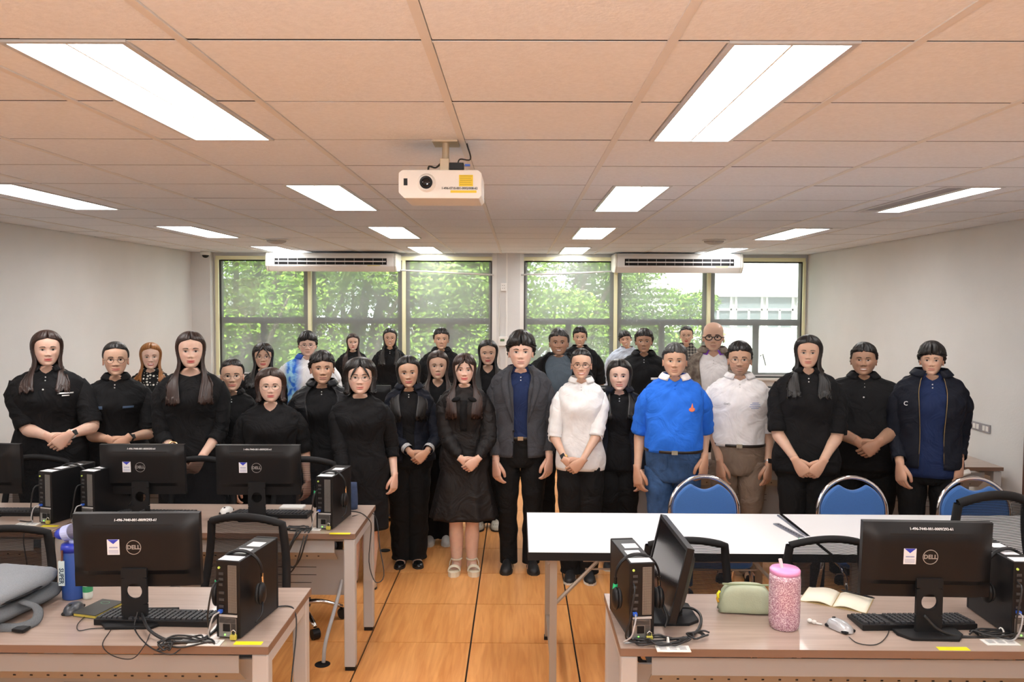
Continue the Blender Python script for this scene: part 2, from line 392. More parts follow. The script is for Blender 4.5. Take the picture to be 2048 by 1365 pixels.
# ================================================================== ceiling lights
def fixture(lit=2):
    r = empty('ceiling_light', (0, 0, 0))
    f = MB(); wx, wy = .16, .60
    f.bx(-wx, -wx+.016, -wy, wy, -.006, .05); f.bx(wx-.016, wx, -wy, wy, -.006, .05); f.bx(-wx+.016, wx-.016, -wy, -wy+.016, -.006, .05); f.bx(-wx+.016, wx-.016, wy-.016, wy, -.006, .05)
    f.bx(-wx+.016, wx-.016, -wy+.016, wy-.016, .044, .05)
    f.build('frame', m_fixture, parent=r)
    if lit == 2: MB().bx(-.143, .143, -.583, .583, .008, .014).build('diffuser', m_glow, parent=r)
    else:
        MB().bx(0.0, .143, -.583, .583, .008, .014).build('diffuser', m_glow, parent=r)
        MB().bx(-.143, -.001, -.583, .583, .008, .014).build('unlit_diffuser', m_off, parent=r, label='grey unlit half of the diffuser')
    lv = MB()
    lv.bx(-.003, .003, -.583, .583, -.003, .008)
    lv.build('divider', m_white, parent=r)
    return r
proto = fixture(); proto1 = fixture(1)
colname = {-5: 'in the far left column', -2: 'in the inner left column', 1: 'in the inner right column', 4: 'in the far right column'}
rowname = {0: 'nearest to the camera', 4: 'second nearest to the camera', 8: 'third from the camera', 12: 'beside the windows at the back', -4: 'above the photographer', -8: 'at the rear of the room'}
used = False
for c in FIXC:
    for rr in FIXR:
        if rr == -8 and c in (-5, 4): continue
        loc = (CX0+.6*c+.3, CY0+.6*rr+.6, ZC)
        lab = 'recessed white fluorescent ceiling light %s, %s' % (colname[c], rowname[rr])
        if c == 4 and rr == 4:
            proto1.location = loc; tag(proto1, 'half-lit recessed ceiling light with a grey unlit left tube, near the right wall', 'ceiling light', 'recessed ceiling lights'); continue
        if not used: proto.location = loc; tag(proto, lab, 'ceiling light', 'recessed ceiling lights'); used = True; continue
        copy_tree(proto, loc=loc, label=lab, group='recessed ceiling lights')['category'] = 'ceiling light'
# round ceiling speakers
for (px, py, lab) in [(553, 479, 'round grey ceiling speaker left of the projector near the windows'), (1428, 480, 'round grey ceiling speaker on the right half of the ceiling')]:
    p = at_z(px, py, ZC)
    r = empty('ceiling_speaker', (p.x, p.y, ZC), 0, lab, 'speaker', 'round ceiling speakers')
    MB().lathe([(.11, -.001), (.12, -.008), (.112, -.014), (.10, -.012)]).build('rim', m_white, parent=r, smooth=True)
    g = MB()
    g.lathe([(.1, -.012), (.09, -.03), (.05, -.045), (.01, -.05)]); g.build('grille', mat('grille_grey', (.45, .44, .43), .6, noise=.3, nscale=300), parent=r, smooth=True)
# CCTV dome
p = at_y(411, 516, YB-.28)
r = empty('security_camera', (p.x, p.y, ZC), 0, 'small white dome camera under the ceiling in the left corner by the window', 'camera')
MB().lathe([(.06, -.001), (.062, -.03), (.05, -.05), (.045, -.05)]).build('housing', m_white, parent=r, smooth=True)
MB().ell((0, 0, -.05), (.042, .042, .036)).build('dome', m_black, parent=r, smooth=True)
# ================================================================== air conditioners
def aircon(px0, px1, py0, py1, lab):
    Y = YB-.24
    a = at_y(px0, py0, Y); b = at_y(px1, py1, Y); wd = b.x-a.x; h = a.z-b.z
    zt = min(a.z, ZC-.012); h = zt-b.z
    r = empty('air_conditioner', ((a.x+b.x)/2, Y, zt-h), 0, lab, 'air conditioner', 'ceiling hung air conditioners')
    prof = [(.0, h*.98), (-.20, h*.98), (-.225, h*.8), (-.225, h*.28), (-.16, .0), (.20, 0.02), (.20, h*.98)]
    MB().poly([(y, z) for y, z in prof], -wd/2+.03, wd/2-.03, axis='x').build('body', m_white, parent=r, bevel=.008)
    for s in (-1, 1):
        MB().poly([(y*1.01, z) for y, z in prof], s*(wd/2-.03), s*wd/2, axis='x').build('side_cover', mat('ac_side', (.78, .77, .70), .4), parent=r, bevel=.01)
    lo = MB().bx(-wd/2+.12, wd/2-.12, -.229, -.2255, h*.36, h*.70).build('air_outlet', m_blackm, parent=r)
    v = MB().bx(-wd/2+.13, wd/2-.13, -.24, -.230, h*.50, h*.56).build('louvre', m_white, parent=lo)
    for k in range(12):
        x = -wd/2+.17+(wd-.34)*k/11
        MB().bx(x-.003, x+.003, -.236, -.2295, h*.37, h*.69).build('vane', m_off, parent=lo)
    MB().bx(wd*.28, wd*.28+.16, -.2275, -.2255, h*.30, h*.33).build('badge', mat('ac_badge', (.75, .6, .1), .4), parent=r)
    return r
a1 = aircon(541, 798, 507, 545, 'long white air conditioner hung over the left windows')
a2 = aircon(1226, 1477, 508, 548, 'long white air conditioner hung over the right windows')
# pale conduits from the units along the glass
def tube_thing(name, pts, r, m_, lab, cat, n=24, seg=6, group=None, smooth=True, cut=None):
    o = MB().tube(smooth_path(pts, n) if smooth else pts, r, seg).build(name, m_, smooth=True)
    return tag(o, lab, cat, group)
pA = [at_y(800, 541, YB-.13), at_y(900, 546, YB-.13), at_y(988, 550, YB-.13)]
tube_thing('conduit', pA, .012, m_fixture, 'thin grey pipe running from the left air conditioner to the pillar', 'pipe')
pA = [at_y(1042, 550, YB-.13), at_y(1140, 547, YB-.13), at_y(1228, 543, YB-.13)]
tube_thing('conduit', pA, .012, m_fixture, 'thin grey pipe running from the pillar to the right air conditioner', 'pipe')
# pillar socket with hanging cable
p = at_y(1007, 574, YB-.1)
r = empty('wall_outlet', (p.x, p.y-.001, p.z), 0, 'small white outlet box high on the pillar with a cable hanging from it', 'outlet')
MB().bx(-.035, .035, -.035, 0, -.055, .045).build('box', m_white, parent=r, bevel=.004)
for s in (-1, 1):
    for z in (.015, -.02): MB().bx(s*.012-.004, s*.012+.004, -.0365, -.035, z-.003, z+.003).build('socket_hole', m_black, parent=r)
MB().tube(smooth_path([(-.03, -.02, -.01), (-.05, -.02, -.10), (-.055, -.012, -.35), (-.05, -.012, -.75), (-.06, -.012, -1.0)], 30), .006, 6).build('cable', mat('beige_cable', (.6, .58, .52), .5), parent=r, smooth=True)
p = at_y(1006, 683, YB-.1)
r = empty('thermostat', (p.x, p.y-.001, p.z), 0, 'white thermostat with a green display on the pillar', 'thermostat')
MB().bx(-.055, .06, -.03, 0, -.06, .06).build('body', m_white, parent=r, bevel=.004)
MB().bx(-.035, .02, -.032, -.03, .0, .03).build('display', mat('lcd_green', (.12, .2, .1), .3), parent=r)
# wall sockets right wall
for k, (px, py) in enumerate([(1955, 853), (1972, 856)]):
    pass
rr_ = ray(1963, 855); tt = XR/rr_.x; pw = Vector((0, 0, CAM_H))+rr_*tt
for o in [o for o in bpy.data.objects if o.name.startswith('wall_switch')]: bpy.data.objects.remove(o)
sw = empty('wall_socket', (XR-.001, pw.y, pw.z), 0, 'grey socket plate with four white inserts low on the right wall', 'socket')
MB().bx(-.008, 0, -.13, .13, -.035, .035).build('plate', m_off, parent=sw, bevel=.003)
for yy in (-.095, -.05, .04, .085): MB().bx(-.012, -.008, yy-.016, yy+.016, -.02, .02).build('insert', m_white, parent=sw)
# ================================================================== OUTSIDE
MB().bx(-40, 40, YB+.3, 70, -4.2, -4).build('ground', mat('outside_ground', (.30, .30, .26), .9, noise=.3, nscale=.5), kind='structure')
m_bw = mat('outside_wall', (.86, .86, .84), .8, noise=.05, nscale=.4)
m_bg = mat('outside_glass', (.22, .26, .28), .2)
Yb = 30.
bld = empty('building', (at_y(1500, 600, Yb).x, Yb, -4), 0, 'white concrete building with rows of grey windows beyond the right windows', 'building')
bx0 = at_y(1330, 600, Yb).x-bld.location.x-3; bx1 = at_y(1640, 600, Yb).x-bld.location.x+4
zt_, zb_ = at_y(1500, 594, Yb).z+4, at_y(1500, 655, Yb).z+4
zt2 = 4+at_y(1500, 470, Yb).z
MB().bx(bx0, bx1, .25, 8, 0, zt_+9).build('wall', m_bw, parent=bld)
MB().bx(bx0, bx1, 0, .25, zt_, zt_+8).build('upper_fascia', m_bw, parent=bld)
MB().bx(bx0, bx1, 0, .25, 0, zb_-.05).build('lower_wall', m_bw, parent=bld)
for k in range(9):
    x = at_y(1350+k*62, 600, Yb).x-bld.location.x
    f = MB(); W = at_y(1350+54, 600, Yb).x-at_y(1350, 600, Yb).x; zm = zt_-(zt_-zb_)*.42
    if k % 4 == 1: MB().bx(x-.15, x+.12, -.05, .25, zb_-.05, zt_).build('column', m_bw, parent=bld)
    f.bx(x, x+W, .12, .2, zm-.04, zm+.04)
    for u in (0, .48, .96): f.bx(x+W*u-.03, x+W*u+.04, .12, .2, zb_ if u == .48 else zb_, zm if u == .48 else zt_)
    fo = f.build('window', m_bw, parent=bld)
    MB().bx(x, x+W, .2, .23, zb_, zt_).build('pane', m_bg, parent=fo)
aclow = MB().bx(bx1-5.5, bx1-4, -.5, 0, zb_-3.6, zb_-2.6).build('condenser', m_bw, parent=bld)
m_leaf = mat('leaf_green', (.16, .30, .05), .6, vcol=True, noise=.3, nscale=3)
m_bark = mat('bark', (.14, .11, .09), .9, noise=.3, nscale=8, bump=.4, bscale=20)
def tree(name, x, y, zbase, h, blobs, nleaf, lab, hue=(.22, .38, .05)):
    r = empty('tree', (x, y, zbase), 0, lab, 'tree', 'trees outside the windows')
    rs = np.random.RandomState(int(abs(x*100+y*7))); nleaf = int(nleaf*1.5)
    tr = MB(); tr.tube(smooth_path([(0, 0, 0), (.1, 0, h*.3), (-.05, .05, h*.6), (.1, 0, h*.9)], 12), np.linspace(.28, .08, 13), 10)
    for bx_, by_, bz, br in blobs:
        tr.tube(smooth_path([(0, 0, h*.4), (bx_*.5, by_*.5, bz*.8), (bx_, by_, bz)], 8), np.linspace(.10, .02, 9), 6)
    tr.build('trunk', m_bark, parent=r, smooth=True)
    P = []; 
    wts = np.array([b[3]**2 for b in blobs]); wts = wts/wts.sum()
    idx = rs.choice(len(blobs), nleaf, p=wts); B = np.array(blobs)[idx]
    d = rs.normal(size=(nleaf, 3)); d /= np.linalg.norm(d, axis=1)[:, None]; rad = rs.uniform(.45, 1.0, nleaf)**.6
    lay = np.round(d[:, 2]*rad*4)/4   # layered, fan-like boughs
    C = B[:, :3]+np.c_[d[:, 0]*rad, d[:, 1]*rad, .55*(lay+rs.normal(0, .05, nleaf))]*B[:, 3:4]
    nn = rs.normal(size=(nleaf, 3))*np.array([.6, .6, 1]); nn[:, 2] += .8; nn /= np.linalg.norm(nn, axis=1)[:, None]
    a = np.cross(nn, rs.normal(size=(nleaf, 3))); a /= np.linalg.norm(a, axis=1)[:, None]; b = np.cross(nn, a)
    s = rs.uniform(.025, .065, nleaf)[:, None]
    V = np.stack([C-a*s, C+b*s*.5, C+a*s, C-b*s*.5], 1).reshape(-1, 3)
    col = np.repeat(np.array(hue)[None]*rs.uniform(.5, 1.5, (nleaf, 1))*np.array([1, 1, 1])+rs.uniform(-.02, .04, (nleaf, 1))*np.array([[1, .5, 0]]), 4, 0).clip(0.01, 1)
    M = MB(); M.add(V, np.arange(4*nleaf).reshape(-1, 4).tolist(), col)
    M.build('foliage', m_leaf, parent=r, vcol=True, kind='stuff')
rs = np.random.RandomState(5)
def blobs(n, sx, z0, z1, r0, r1):
    return [(rs.uniform(-sx, sx), rs.uniform(-1.2, 1.2), rs.uniform(z0, z1), rs.uniform(r0, r1)) for _ in range(n)]
def outx(px, Y): return at_y(px, 600, Y).x
tree('t', outx(470, 15), 15, -4, 6.5, blobs(22, 2.0, 4.8, 8.4, .7, 1.3), 22000, 'leafy green tree outside the leftmost window')
tree('t', outx(700, 16.5), 16.5, -4, 6.5, blobs(24, 2.4, 4.6, 8.0, .7, 1.3), 24000, 'broad layered green tree outside the second window from the left', (.32, .50, .08))
tree('t', outx(900, 17), 17, -4, 6.5, blobs(24, 2.2, 4.8, 8.8, .7, 1.2), 22000, 'bright green tree outside the window left of the pillar', (.30, .48, .07))
tree('t', outx(1110, 17), 17, -4, 6.0, blobs(18, 2.0, 4.6, 7.6, .7, 1.2), 18000, 'green tree outside the window right of the pillar', (.24, .40, .06))
tree('t', outx(1290, 18), 18, -4, 5.4, [(0.2, 0, 5.9, .9), (.9, 0, 5.3, .9), (-.6, 0, 5.6, 1.), (-.9, 0, 6.6, .9), (.4, .3, 4.9, .8), (1.2, 0, 6.0, .5), (-1.2, 0, 4.8, .9)], 14000, 'layered green tree crown in front of the white building', (.26, .44, .08))
tree('t', outx(620, 24), 24, -4, 7.5, blobs(26, 5.5, 3.5, 8.6, 1.0, 1.8), 26000, 'dark green tree far behind the two left windows', (.10, .20, .05))
tree('t', outx(1000, 25), 25, -4, 7.0, blobs(20, 3.8, 3.5, 7.6, 1.0, 1.6), 20000, 'dark green tree far behind the central pillar', (.10, .20, .05))
# ================================================================== DESKS
m_desk = wood_mat('desk_laminate', (.345, .255, .205), (.47, .365, .305), 40, .28, .15, axis='x', gl=.5)
m_edge = mat('desk_edge', (.21, .125, .085), .45, noise=.1, nscale=12, stretch=(.1, 1, 1))
m_silver = mat('silver_paint', (.50, .50, .50), .38, metal=.15)
m_panel = mat('grey_panel', (.36, .355, .35), .45, metal=.1)
def desk(x0, x1, y0, y1, lab, group='laminate computer desks', legs=(1, 1), holes=True):
    cx = (x0+x1)/2; W = x1-x0; D = y1-y0
    r = empty('computer_desk', (cx, (y0+y1)/2, 0), 0, lab, 'desk', group)
    hw, hd = W/2, D/2
    MB().bx(-hw+.002, hw-.002, -hd+.002, hd-.002, .7255, .75).build('desk_top', m_desk, parent=r)
    e = MB(); e.bx(-hw, hw, -hd, -hd+.002, .722, .7495); e.bx(-hw, hw, hd-.002, hd, .722, .7495); e.bx(-hw, -hw+.002, -hd+.002, hd-.002, .722, .7495); e.bx(hw-.002, hw, -hd+.002, hd-.002, .722, .7495)
    e.build('edge_band', m_edge, parent=r)
    for s in (-1, 1):
        xe = s*(hw-.035)
        for t in (-1, 1):
            lg = MB().bx(xe-.03, xe+.03, t*(hd-.04)-.025, t*(hd-.04)+.025, .02, .715).build('leg', m_silver, parent=r, bevel=.006)
            MB().bx(xe-.026, xe+.026, t*(hd-.04)-.021, t*(hd-.04)+.021, .0, .02).build('foot', m_black, parent=lg)
        MB().bx(xe-.025, xe+.025, -hd+.065, hd-.065, .665, .715).build('end_rail', m_silver, parent=r, bevel=.003)
    # cable tray with perforated underside
    MB().bx(-hw+.12, hw-.12, -hd+.04, -hd+.045, .635, .70).build('cable_tray', m_panel, parent=r)
    tb = MB(); tb.add([(-hw+.12, -hd+.045, .635), (hw-.12, -hd+.045, .635), (hw-.12, -hd+.115, .575), (-hw+.12, -hd+.115, .575), (-hw+.12, -hd+.047, .639), (hw-.12, -hd+.047, .639), (hw-.12, -hd+.117, .579), (-hw+.12, -hd+.117, .579)],
                      [(0, 3, 2, 1), (4, 5, 6, 7), (0, 1, 5, 4), (1, 2, 6, 5), (2, 3, 7, 6), (3, 0, 4, 7)])
    tr = tb.build('tray_underside', m_panel, parent=r)
    if holes:
        hb = MB(); n = int((W-.3)/.062)
        for k in range(n):
            x = -W/2+.16+k*.062
            hb.box((x, -hd+.079, .605), (.008, .006, .006), RX(-.7))
        hb.build('tray_holes', m_dark, parent=tr, kind='stuff')
    MB().bx(-hw+.12, hw-.12, hd-.25, hd-.24, .60, .70).build('tray_back', m_panel, parent=r)
    # modesty panel with slots
    px0, px1, pz0, pz1 = -hw+.10, hw-.09, .30, .56
    mp = MB(); R_ = .05; pts = []
    for (cx_, cz_, a0) in ((px0+R_, pz0+R_, 180), (px1-R_, pz0+R_, 270)):
        pts += [(cx_+R_*math.cos(math.radians(a0+a)), cz_+R_*math.sin(math.radians(a0+a))) for a in (0, 22, 45, 67, 90)]
    pts += [(px1, pz1), (px0, pz1)]
    p_ = mp.poly(pts, .02, .035).build('modesty_panel', m_panel, parent=r)
    sl = MB()
    for k, (a, b) in enumerate([(.42, .86), (.50, .86), (.55, .84)]): sl.bx(px0+(px1-px0)*a, px0+(px1-px0)*b, .0185, .0195, .46-k*.045, .463-k*.045)
    sl.build('slots', m_dark, parent=p_)
    return r
d1 = desk(-2.50, -.884, 2.79, 3.385, 'laminate desk at the lower left with a grey backpack and blue bottle')
d1b = desk(-4.12, -2.505, 2.79, 3.385, 'laminate desk at the far left of the front row, mostly outside the frame')
d2 = desk(-2.475, -.86, 4.19, 4.80, 'laminate desk in the second left row carrying two monitors')
d2b = desk(-4.10, -2.48, 4.19, 4.80, 'laminate desk at the left edge of the second row with two computer towers')
d3 = desk(-2.475, -.86, 5.98, 6.55, 'laminate desk in the third left row behind the standing women'); desk(-4.12, -2.48, 5.98, 6.55, 'laminate desk by the left wall in the third row')
desk(-2.475, -.86, 7.55, 8.12, 'laminate desk in the fourth left row near the windows'); desk(-4.12, -2.48, 7.55, 8.12, 'laminate desk by the left wall in the fourth row')
d4 = desk(.368, 1.99, 2.80, 3.345, 'laminate desk at the lower right with a green pouch and pink tumbler')
desk(1.995, 3.6, 2.80, 3.345, 'laminate desk at the lower right edge, mostly outside the frame')
desk(.80, 2.25, 6.05, 6.6, 'laminate desk behind the man in the blue polo shirt'); desk(2.26, 3.68, 6.05, 6.6, 'laminate desk by the right wall behind the man in the navy jacket')
desk(.80, 2.25, 7.65, 8.2, 'laminate desk in the right row nearest the windows'); desk(2.26, 3.68, 7.65, 8.2, 'laminate desk in the far right corner by the windows')
# ================================================================== MONITORS
m_text = mat('white_marker', (.8, .8, .8), .6)
m_logo = mat('logo_silver', (.45, .45, .45), .3, metal=.4)
m_paper = mat('paper_white', (.80, .81, .85), .6)
m_blue = mat('sticker_blue', (.04, .06, .55), .5)
m_screen = mat('screen_glass', (.008, .008, .01), .12)
m_yl = mat('yellow_tape', (.90, .80, .02), .45)
def monitor(zc=.275, tdeg=3):
    r = empty('monitor', (0, 0, 0))
    W, H, tilt = .475, .285, math.radians(tdeg)
    # curved back shell: loft in local panel frame (camera side = -y)
    def panel(P):
        P = np.asarray(P, float); c, s = math.cos(tilt), math.sin(tilt)
        return np.c_[P[:, 0], P[:, 1]*c-P[:, 2]*s, P[:, 1]*s+P[:, 2]*c+zc]
    b = MB(); n = 12
    xs = np.linspace(-W/2, W/2, 17); zs = np.linspace(-H/2, H/2, 13)
    G = []
    for z in zs:
        row = []
        for x in xs:
            ex = min((W/2-abs(x))/.05, 1); ez = min((H/2-z)/.05, 1) if z > 0 else 1.0
            dpt = .008+.030*max(0, ex)**.6*max(0, ez)**.8 if ez > 0 and ex > 0 else .008
            if z < -.075: dpt = max(.010, dpt-.022)
            row.append((x, -dpt, z))
        G.append(panel(row))
    b.grid(G)
    b.grid([panel([(-W/2, -.008, -H/2), (W/2, -.008, -H/2)]), panel([(-W/2, .012, -H/2), (W/2, .012, -H/2)])])
    b.grid([panel([(-W/2, -.008, H/2), (W/2, -.008, H/2)]), panel([(-W/2, .012, H/2), (W/2, .012, H/2)])])
    for s in (-1, 1): b.grid([panel([(s*W/2, -.008, -H/2), (s*W/2, -.008, H/2)]), panel([(s*W/2, .012, -H/2), (s*W/2, .012, H/2)])])
    b.build('back_shell', m_black, parent=r, auto=True)
    bz = MB()
    for (u0, u1, v0, v1) in [(-W/2, W/2, -H/2, -H/2+.02), (-W/2, W/2, H/2-.014, H/2), (-W/2, -W/2+.014, -H/2+.02, H/2-.014), (W/2-.014, W/2, -H/2+.02, H/2-.014)]:
        V = [(u0, .012, v0), (u1, .012, v0), (u1, .012, v1), (u0, .012, v1), (u0, .018, v0), (u1, .018, v0), (u1, .018, v1), (u0, .018, v1)]
        bz.add(panel(V), [(0, 3, 2, 1), (4, 5, 6, 7), (0, 1, 5, 4), (1, 2, 6, 5), (2, 3, 7, 6), (3, 0, 4, 7)])
    bz.build('bezel', m_black, parent=r)
    MB().add(panel([(-W/2+.014, .0145, -H/2+.02), (W/2-.014, .0145, -H/2+.02), (W/2-.014, .0145, H/2-.014), (-W/2+.014, .0145, H/2-.014)]), [(3, 2, 1, 0)]).build('screen', m_screen, parent=r)
    # stand with round cable hole
    st = MB(); hw_ = .048; zh, rh = (.125 if zc > .25 else .07), .030
    outer = []; inner = []
    for k in range(24):
        a = 2*PI*k/24; c, s = math.cos(a), math.sin(a); q = min(hw_/max(abs(c), 1e-6), (.052)/max(abs(s), 1e-6))
        outer.append((c*q, s*q)); inner.append((c*rh, s*rh))
    for yy0, yy1 in ((-.044, -.030),):
        for k in range(24):
            k2 = (k+1) % 24
            V = [(outer[k][0], yy0, zh+outer[k][1]), (outer[k2][0], yy0, zh+outer[k2][1]), (inner[k2][0], yy0, zh+inner[k2][1]), (inner[k][0], yy0, zh+inner[k][1])]
            V += [(a_, yy1, c_) for a_, _, c_ in V]
            st.add(V, [(0, 1, 2, 3), (7, 6, 5, 4), (0, 4, 5, 1), (2, 6, 7, 3)])
    st.bx(-hw_, hw_, -.044, -.030, .010, zh-.052); st.bx(-hw_, hw_, -.044, -.030, zh+.052, max(zh+.06, zc-.063))
    st.build('stand_column', m_blackm, parent=r)
    bs = MB(); bs.poly([(-.12, .09), (.12, .09), (.12, -.055), (.085, -.10), (-.085, -.10), (-.12, -.055)], 0, .012, axis='z')
    bs.build('stand_base', m_blackm, parent=r, bevel=.003)
    # round logo, sticker, inventory number
    yb = -.0385
    ring = MB(); th = np.linspace(0, 2*PI, 33)
    ring.grid([panel([(rr*math.cos(t), yy, rr*math.sin(t)+.02) for t in th]) for rr, yy in ((.028, yb), (.028, yb-.001), (.0258, yb-.001), (.0258, yb))])
    lg = ring.build('logo_ring', m_logo, parent=r)
    q = panel([(0, yb-.0005, .02)])[0]
    text_mesh('DELL', .022, m_logo, 'logo_letters', .0004, lg, tuple(q), (PI/2+tilt, 0, 0), 1, .0006)
    V = [(-.098, yb-.001, .052), (-.052, yb-.001, .052), (-.052, yb-.001, -.008), (-.098, yb-.001, -.008)]
    sk = MB().add(panel(V), [(0, 1, 2, 3)]).build('inventory_sticker', m_paper, parent=r)
    y2 = yb-.0014
    MB().add(panel([(-.096, y2, .0515), (-.054, y2, .0515), (-.075, y2, .034)]), [(0, 1, 2)]).build('blue_triangle', m_blue, parent=sk)
    pm = MB()
    for k in range(7): pm.add(panel([(-.090+k*.0045, y2, .023), (-.0865+k*.0045, y2, .023), (-.0865+k*.0045, y2, .018), (-.090+k*.0045, y2, .018)]), [(0, 1, 2, 3)])
    for k in range(3): pm.add(panel([(-.093, y2, .010-k*.005), (-.057, y2, .010-k*.005), (-.057, y2, .0085-k*.005), (-.093, y2, .0085-k*.005)]), [(0, 1, 2, 3)])
    pm.build('small_print', mat('print_grey', (.25, .28, .5), .6), parent=sk)
    q = panel([(.005, -.024, H/2-.020)])[0]
    text_mesh('1-496-7440-001-0009/293-61', .0135, m_text, 'inventory_number', .0003, r, (q[0], q[1]-.002, q[2]), (PI/2-.45, 0, 0), 1, .0002)
    MB().add(panel([(-.15, yb-.0006, H/2-.034), (.15, yb-.0006, H/2-.034), (.15, yb-.0006, H/2-.0365), (-.15, yb-.0006, H/2-.0365)]), [(0, 1, 2, 3)]).build('groove', m_dark, parent=r)
    return r
mon = monitor()
def place_mon(px, Y, rz, lab, first=[True], x=None):
    X = at_y(px, 1200, Y).x if x is None else x
    if first[0]:
        first[0] = False; mon.location = (X, Y, .7505); mon.rotation_euler = (0, 0, rz); return tag(mon, lab, 'monitor', 'black desktop monitors')
    c = copy_tree(mon, loc=(X, Y, .7505), rz=rz, label=lab, group='black desktop monitors'); c['category'] = 'monitor'; return c
M1 = place_mon(278, 3.03, .05, 'black monitor on the lower left desk beside the blue bottle')
place_mon(291, 4.50, .03, 'black monitor in the second left row, left of the other sticker monitor')
place_mon(520, 4.50, .02, 'black monitor in the second left row beside the end tower with headset')
place_mon(-30, 4.50, -.04, 'black monitor cut by the left edge of the frame')
M5 = place_mon(1848, 2.98, -.03, 'black monitor on the lower right desk behind the silver mouse')
M6 = monitor(.195, 13); M6.location = (.598, 3.12, .7505); M6.rotation_euler = (0, 0, PI/2+.03); tag(M6, 'black monitor turned sideways beside the right front tower, its dark screen facing left', 'monitor', 'black desktop monitors')
for k, (px, Y) in enumerate([(215, 6.25), (455, 6.25)]):
    place_mon(px, Y, 0, ['black monitor behind the woman with the tied-back hair', 'black monitor hidden behind the woman with the wrap dress'][k])
place_mon(585, 7.8, .05, 'black monitor behind the man in the blue and white shirt'); place_mon(735, 7.8, 0, 'black monitor between the long-haired women at the back')
place_mon(1205, 7.9, 0, 'black monitor behind the woman in the white shirt'); place_mon(1560, 7.9, 0, 'black monitor right of the man in the white polo')
# ================================================================== TOWERS
m_grid = mat('vent_metal', (.34, .34, .33), .35, metal=.6)
def tower():
    r = empty('computer_tower', (0, 0, 0)); W, D, H = .093, .292, .288
    MB().bx(-W/2, W/2, -D/2, D/2, .004, H).build('case', m_black, parent=r, bevel=.003)
    MB().bx(-W/2+.001, W/2-.001, D/2, D/2+.018, .002, H+.001).build('front_bezel', m_blackm, parent=r, bevel=.004)
    y = -D/2
    vg = MB(); x0, x1, z0, z1 = 0.002, .034, .098, .272
    n = 9
    for k in range(n): vg.bx(x0+(x1-x0)*k/(n-1)-.0007, x0+(x1-x0)*k/(n-1)+.0007, y-.0022, y-.001, z0, z1)
    for k in range(42): vg.bx(x0, x1, y-.0022, y-.001, z0+(z1-z0)*k/41-.0006, z0+(z1-z0)*k/41+.0006)
    vg.build('vent_grille', m_grid, parent=r)
    MB().bx(x0-.001, x1+.001, y-.0008, y-.0001, z0, z1).build('vent_recess', m_dark, parent=r)
    psu = MB().bx(-.036, .032, y-.002, y-.0002, .008, .078).build('power_supply', m_grid, parent=r)
    MB().bx(-.018, .008, y-.006, y-.002, .030, .056).build('power_plug', m_black, parent=psu)
    hg = MB()
    for k in range(9):
        hg.bx(-.034, .03, y-.003, y-.002, .060+k*.002-.0004, .060+k*.002+.0004)
    for k in range(10): hg.bx(.012+k*.002-.0004, .012+k*.002+.0004, y-.003, y-.002, .01, .058)
    hg.build('power_grille', m_dark, parent=psu)
    MB().bx(-.034, .036, y-.003, y-.0002, .082, .09).build('slot_cover', m_silver, parent=r)
    io = MB()
    for z, w_ in ((.235, .012), (.215, .012), (.195, .010), (.165, .014), (.14, .014), (.115, .012)): io.bx(-.034, -.034+w_*1.4, y-.0025, y-.0002, z, z+.009)
    io.build('ports', mat('port_dark', (.05, .05, .052), .4), parent=r)
    MB().cyl((-.033, y-.004, .262), (-.033, y-.0002, .262), .0045, seg=12).build('audio_jack', mat('jack_green', (.55, .75, .15), .4), parent=r)
    MB().bx(-.034, -.020, y-.014, y-.0002, .098, .108).build('blue_plug', mat('plug_blue', (.03, .12, .6), .4), parent=r, label='blue network plug')
    MB().cyl((-.012, y-.004, .016), (-.012, y-.0002, .016), .003, seg=10).build('power_light', mat('led_green', (.2, 1, .1), .4, emit=1.5), parent=r)
    for (a0, b0, a1, b1) in [(-.04, -D/2+.006, .04, -D/2+.055), (-.03, -.06, .025, 0.0), (-.02, .03, .035, .085)]:
        MB().bx(a0, a1, b0, b1, H+.0003, H+.0012).build('top_label', m_paper, parent=r)
    # padlock at the foot
    lk = MB().bx(.014, .038, y-.018, y-.006, .004, .022).build('padlock', mat('brass', (.65, .6, .12), .35, metal=.6), parent=r, bevel=.002)
    MB().tube([(.018, y-.012, .02), (.018, y-.012, .034), (.026, y-.012, .040), (.034, y-.012, .034), (.034, y-.012, .02)], .0022, 6).build('shackle', m_chrome, parent=lk, smooth=True)
    return r
tw = tower()
def place_tower(x, y, rz, lab, first=[True]):
    if first[0]: first[0] = False; tw.location = (x, y, .7505); tw.rotation_euler = (0, 0, rz); return tag(tw, lab, 'computer tower', 'small black computer towers')
    c = copy_tree(tw, loc=(x, y, .7505), rz=rz, label=lab, group='small black computer towers'); c['category'] = 'computer tower'; return c
T = []
def twpx(px, py, rz, lab):
    p = at_z(px, py, .75); d = .146
    t = place_tower(p.x-math.sin(rz)*d, p.y+math.cos(rz)*d, rz, lab); T.append(t); return t
t1 = twpx(457, 1279, -.16, 'black computer tower on the lower left desk with a headset draped over it')
t2 = twpx(649, 1060, -.12, 'black computer tower at the aisle end of the second left row, headset over it')
t3 = twpx(92, 1048, -.28, 'black computer tower near the left edge of the second row, left of its twin')
t4 = twpx(176, 1047, -.25, 'black computer tower directly left of the sticker monitor in the second row')
t5 = twpx(1283, 1283, .12, 'black computer tower at the aisle end of the lower right desk, headset over it')
t6 = place_tower(at_z(2046, 1285, .75).x+.02, 3.05, -.02, 'black computer tower cut by the right edge of the frame, yellow note on its side'); T.append(t6)
MB().box((-.048, .06, .235), (.001, .07, .07)).build('yellow_note', m_yl, parent=t6, label='yellow sticky note')
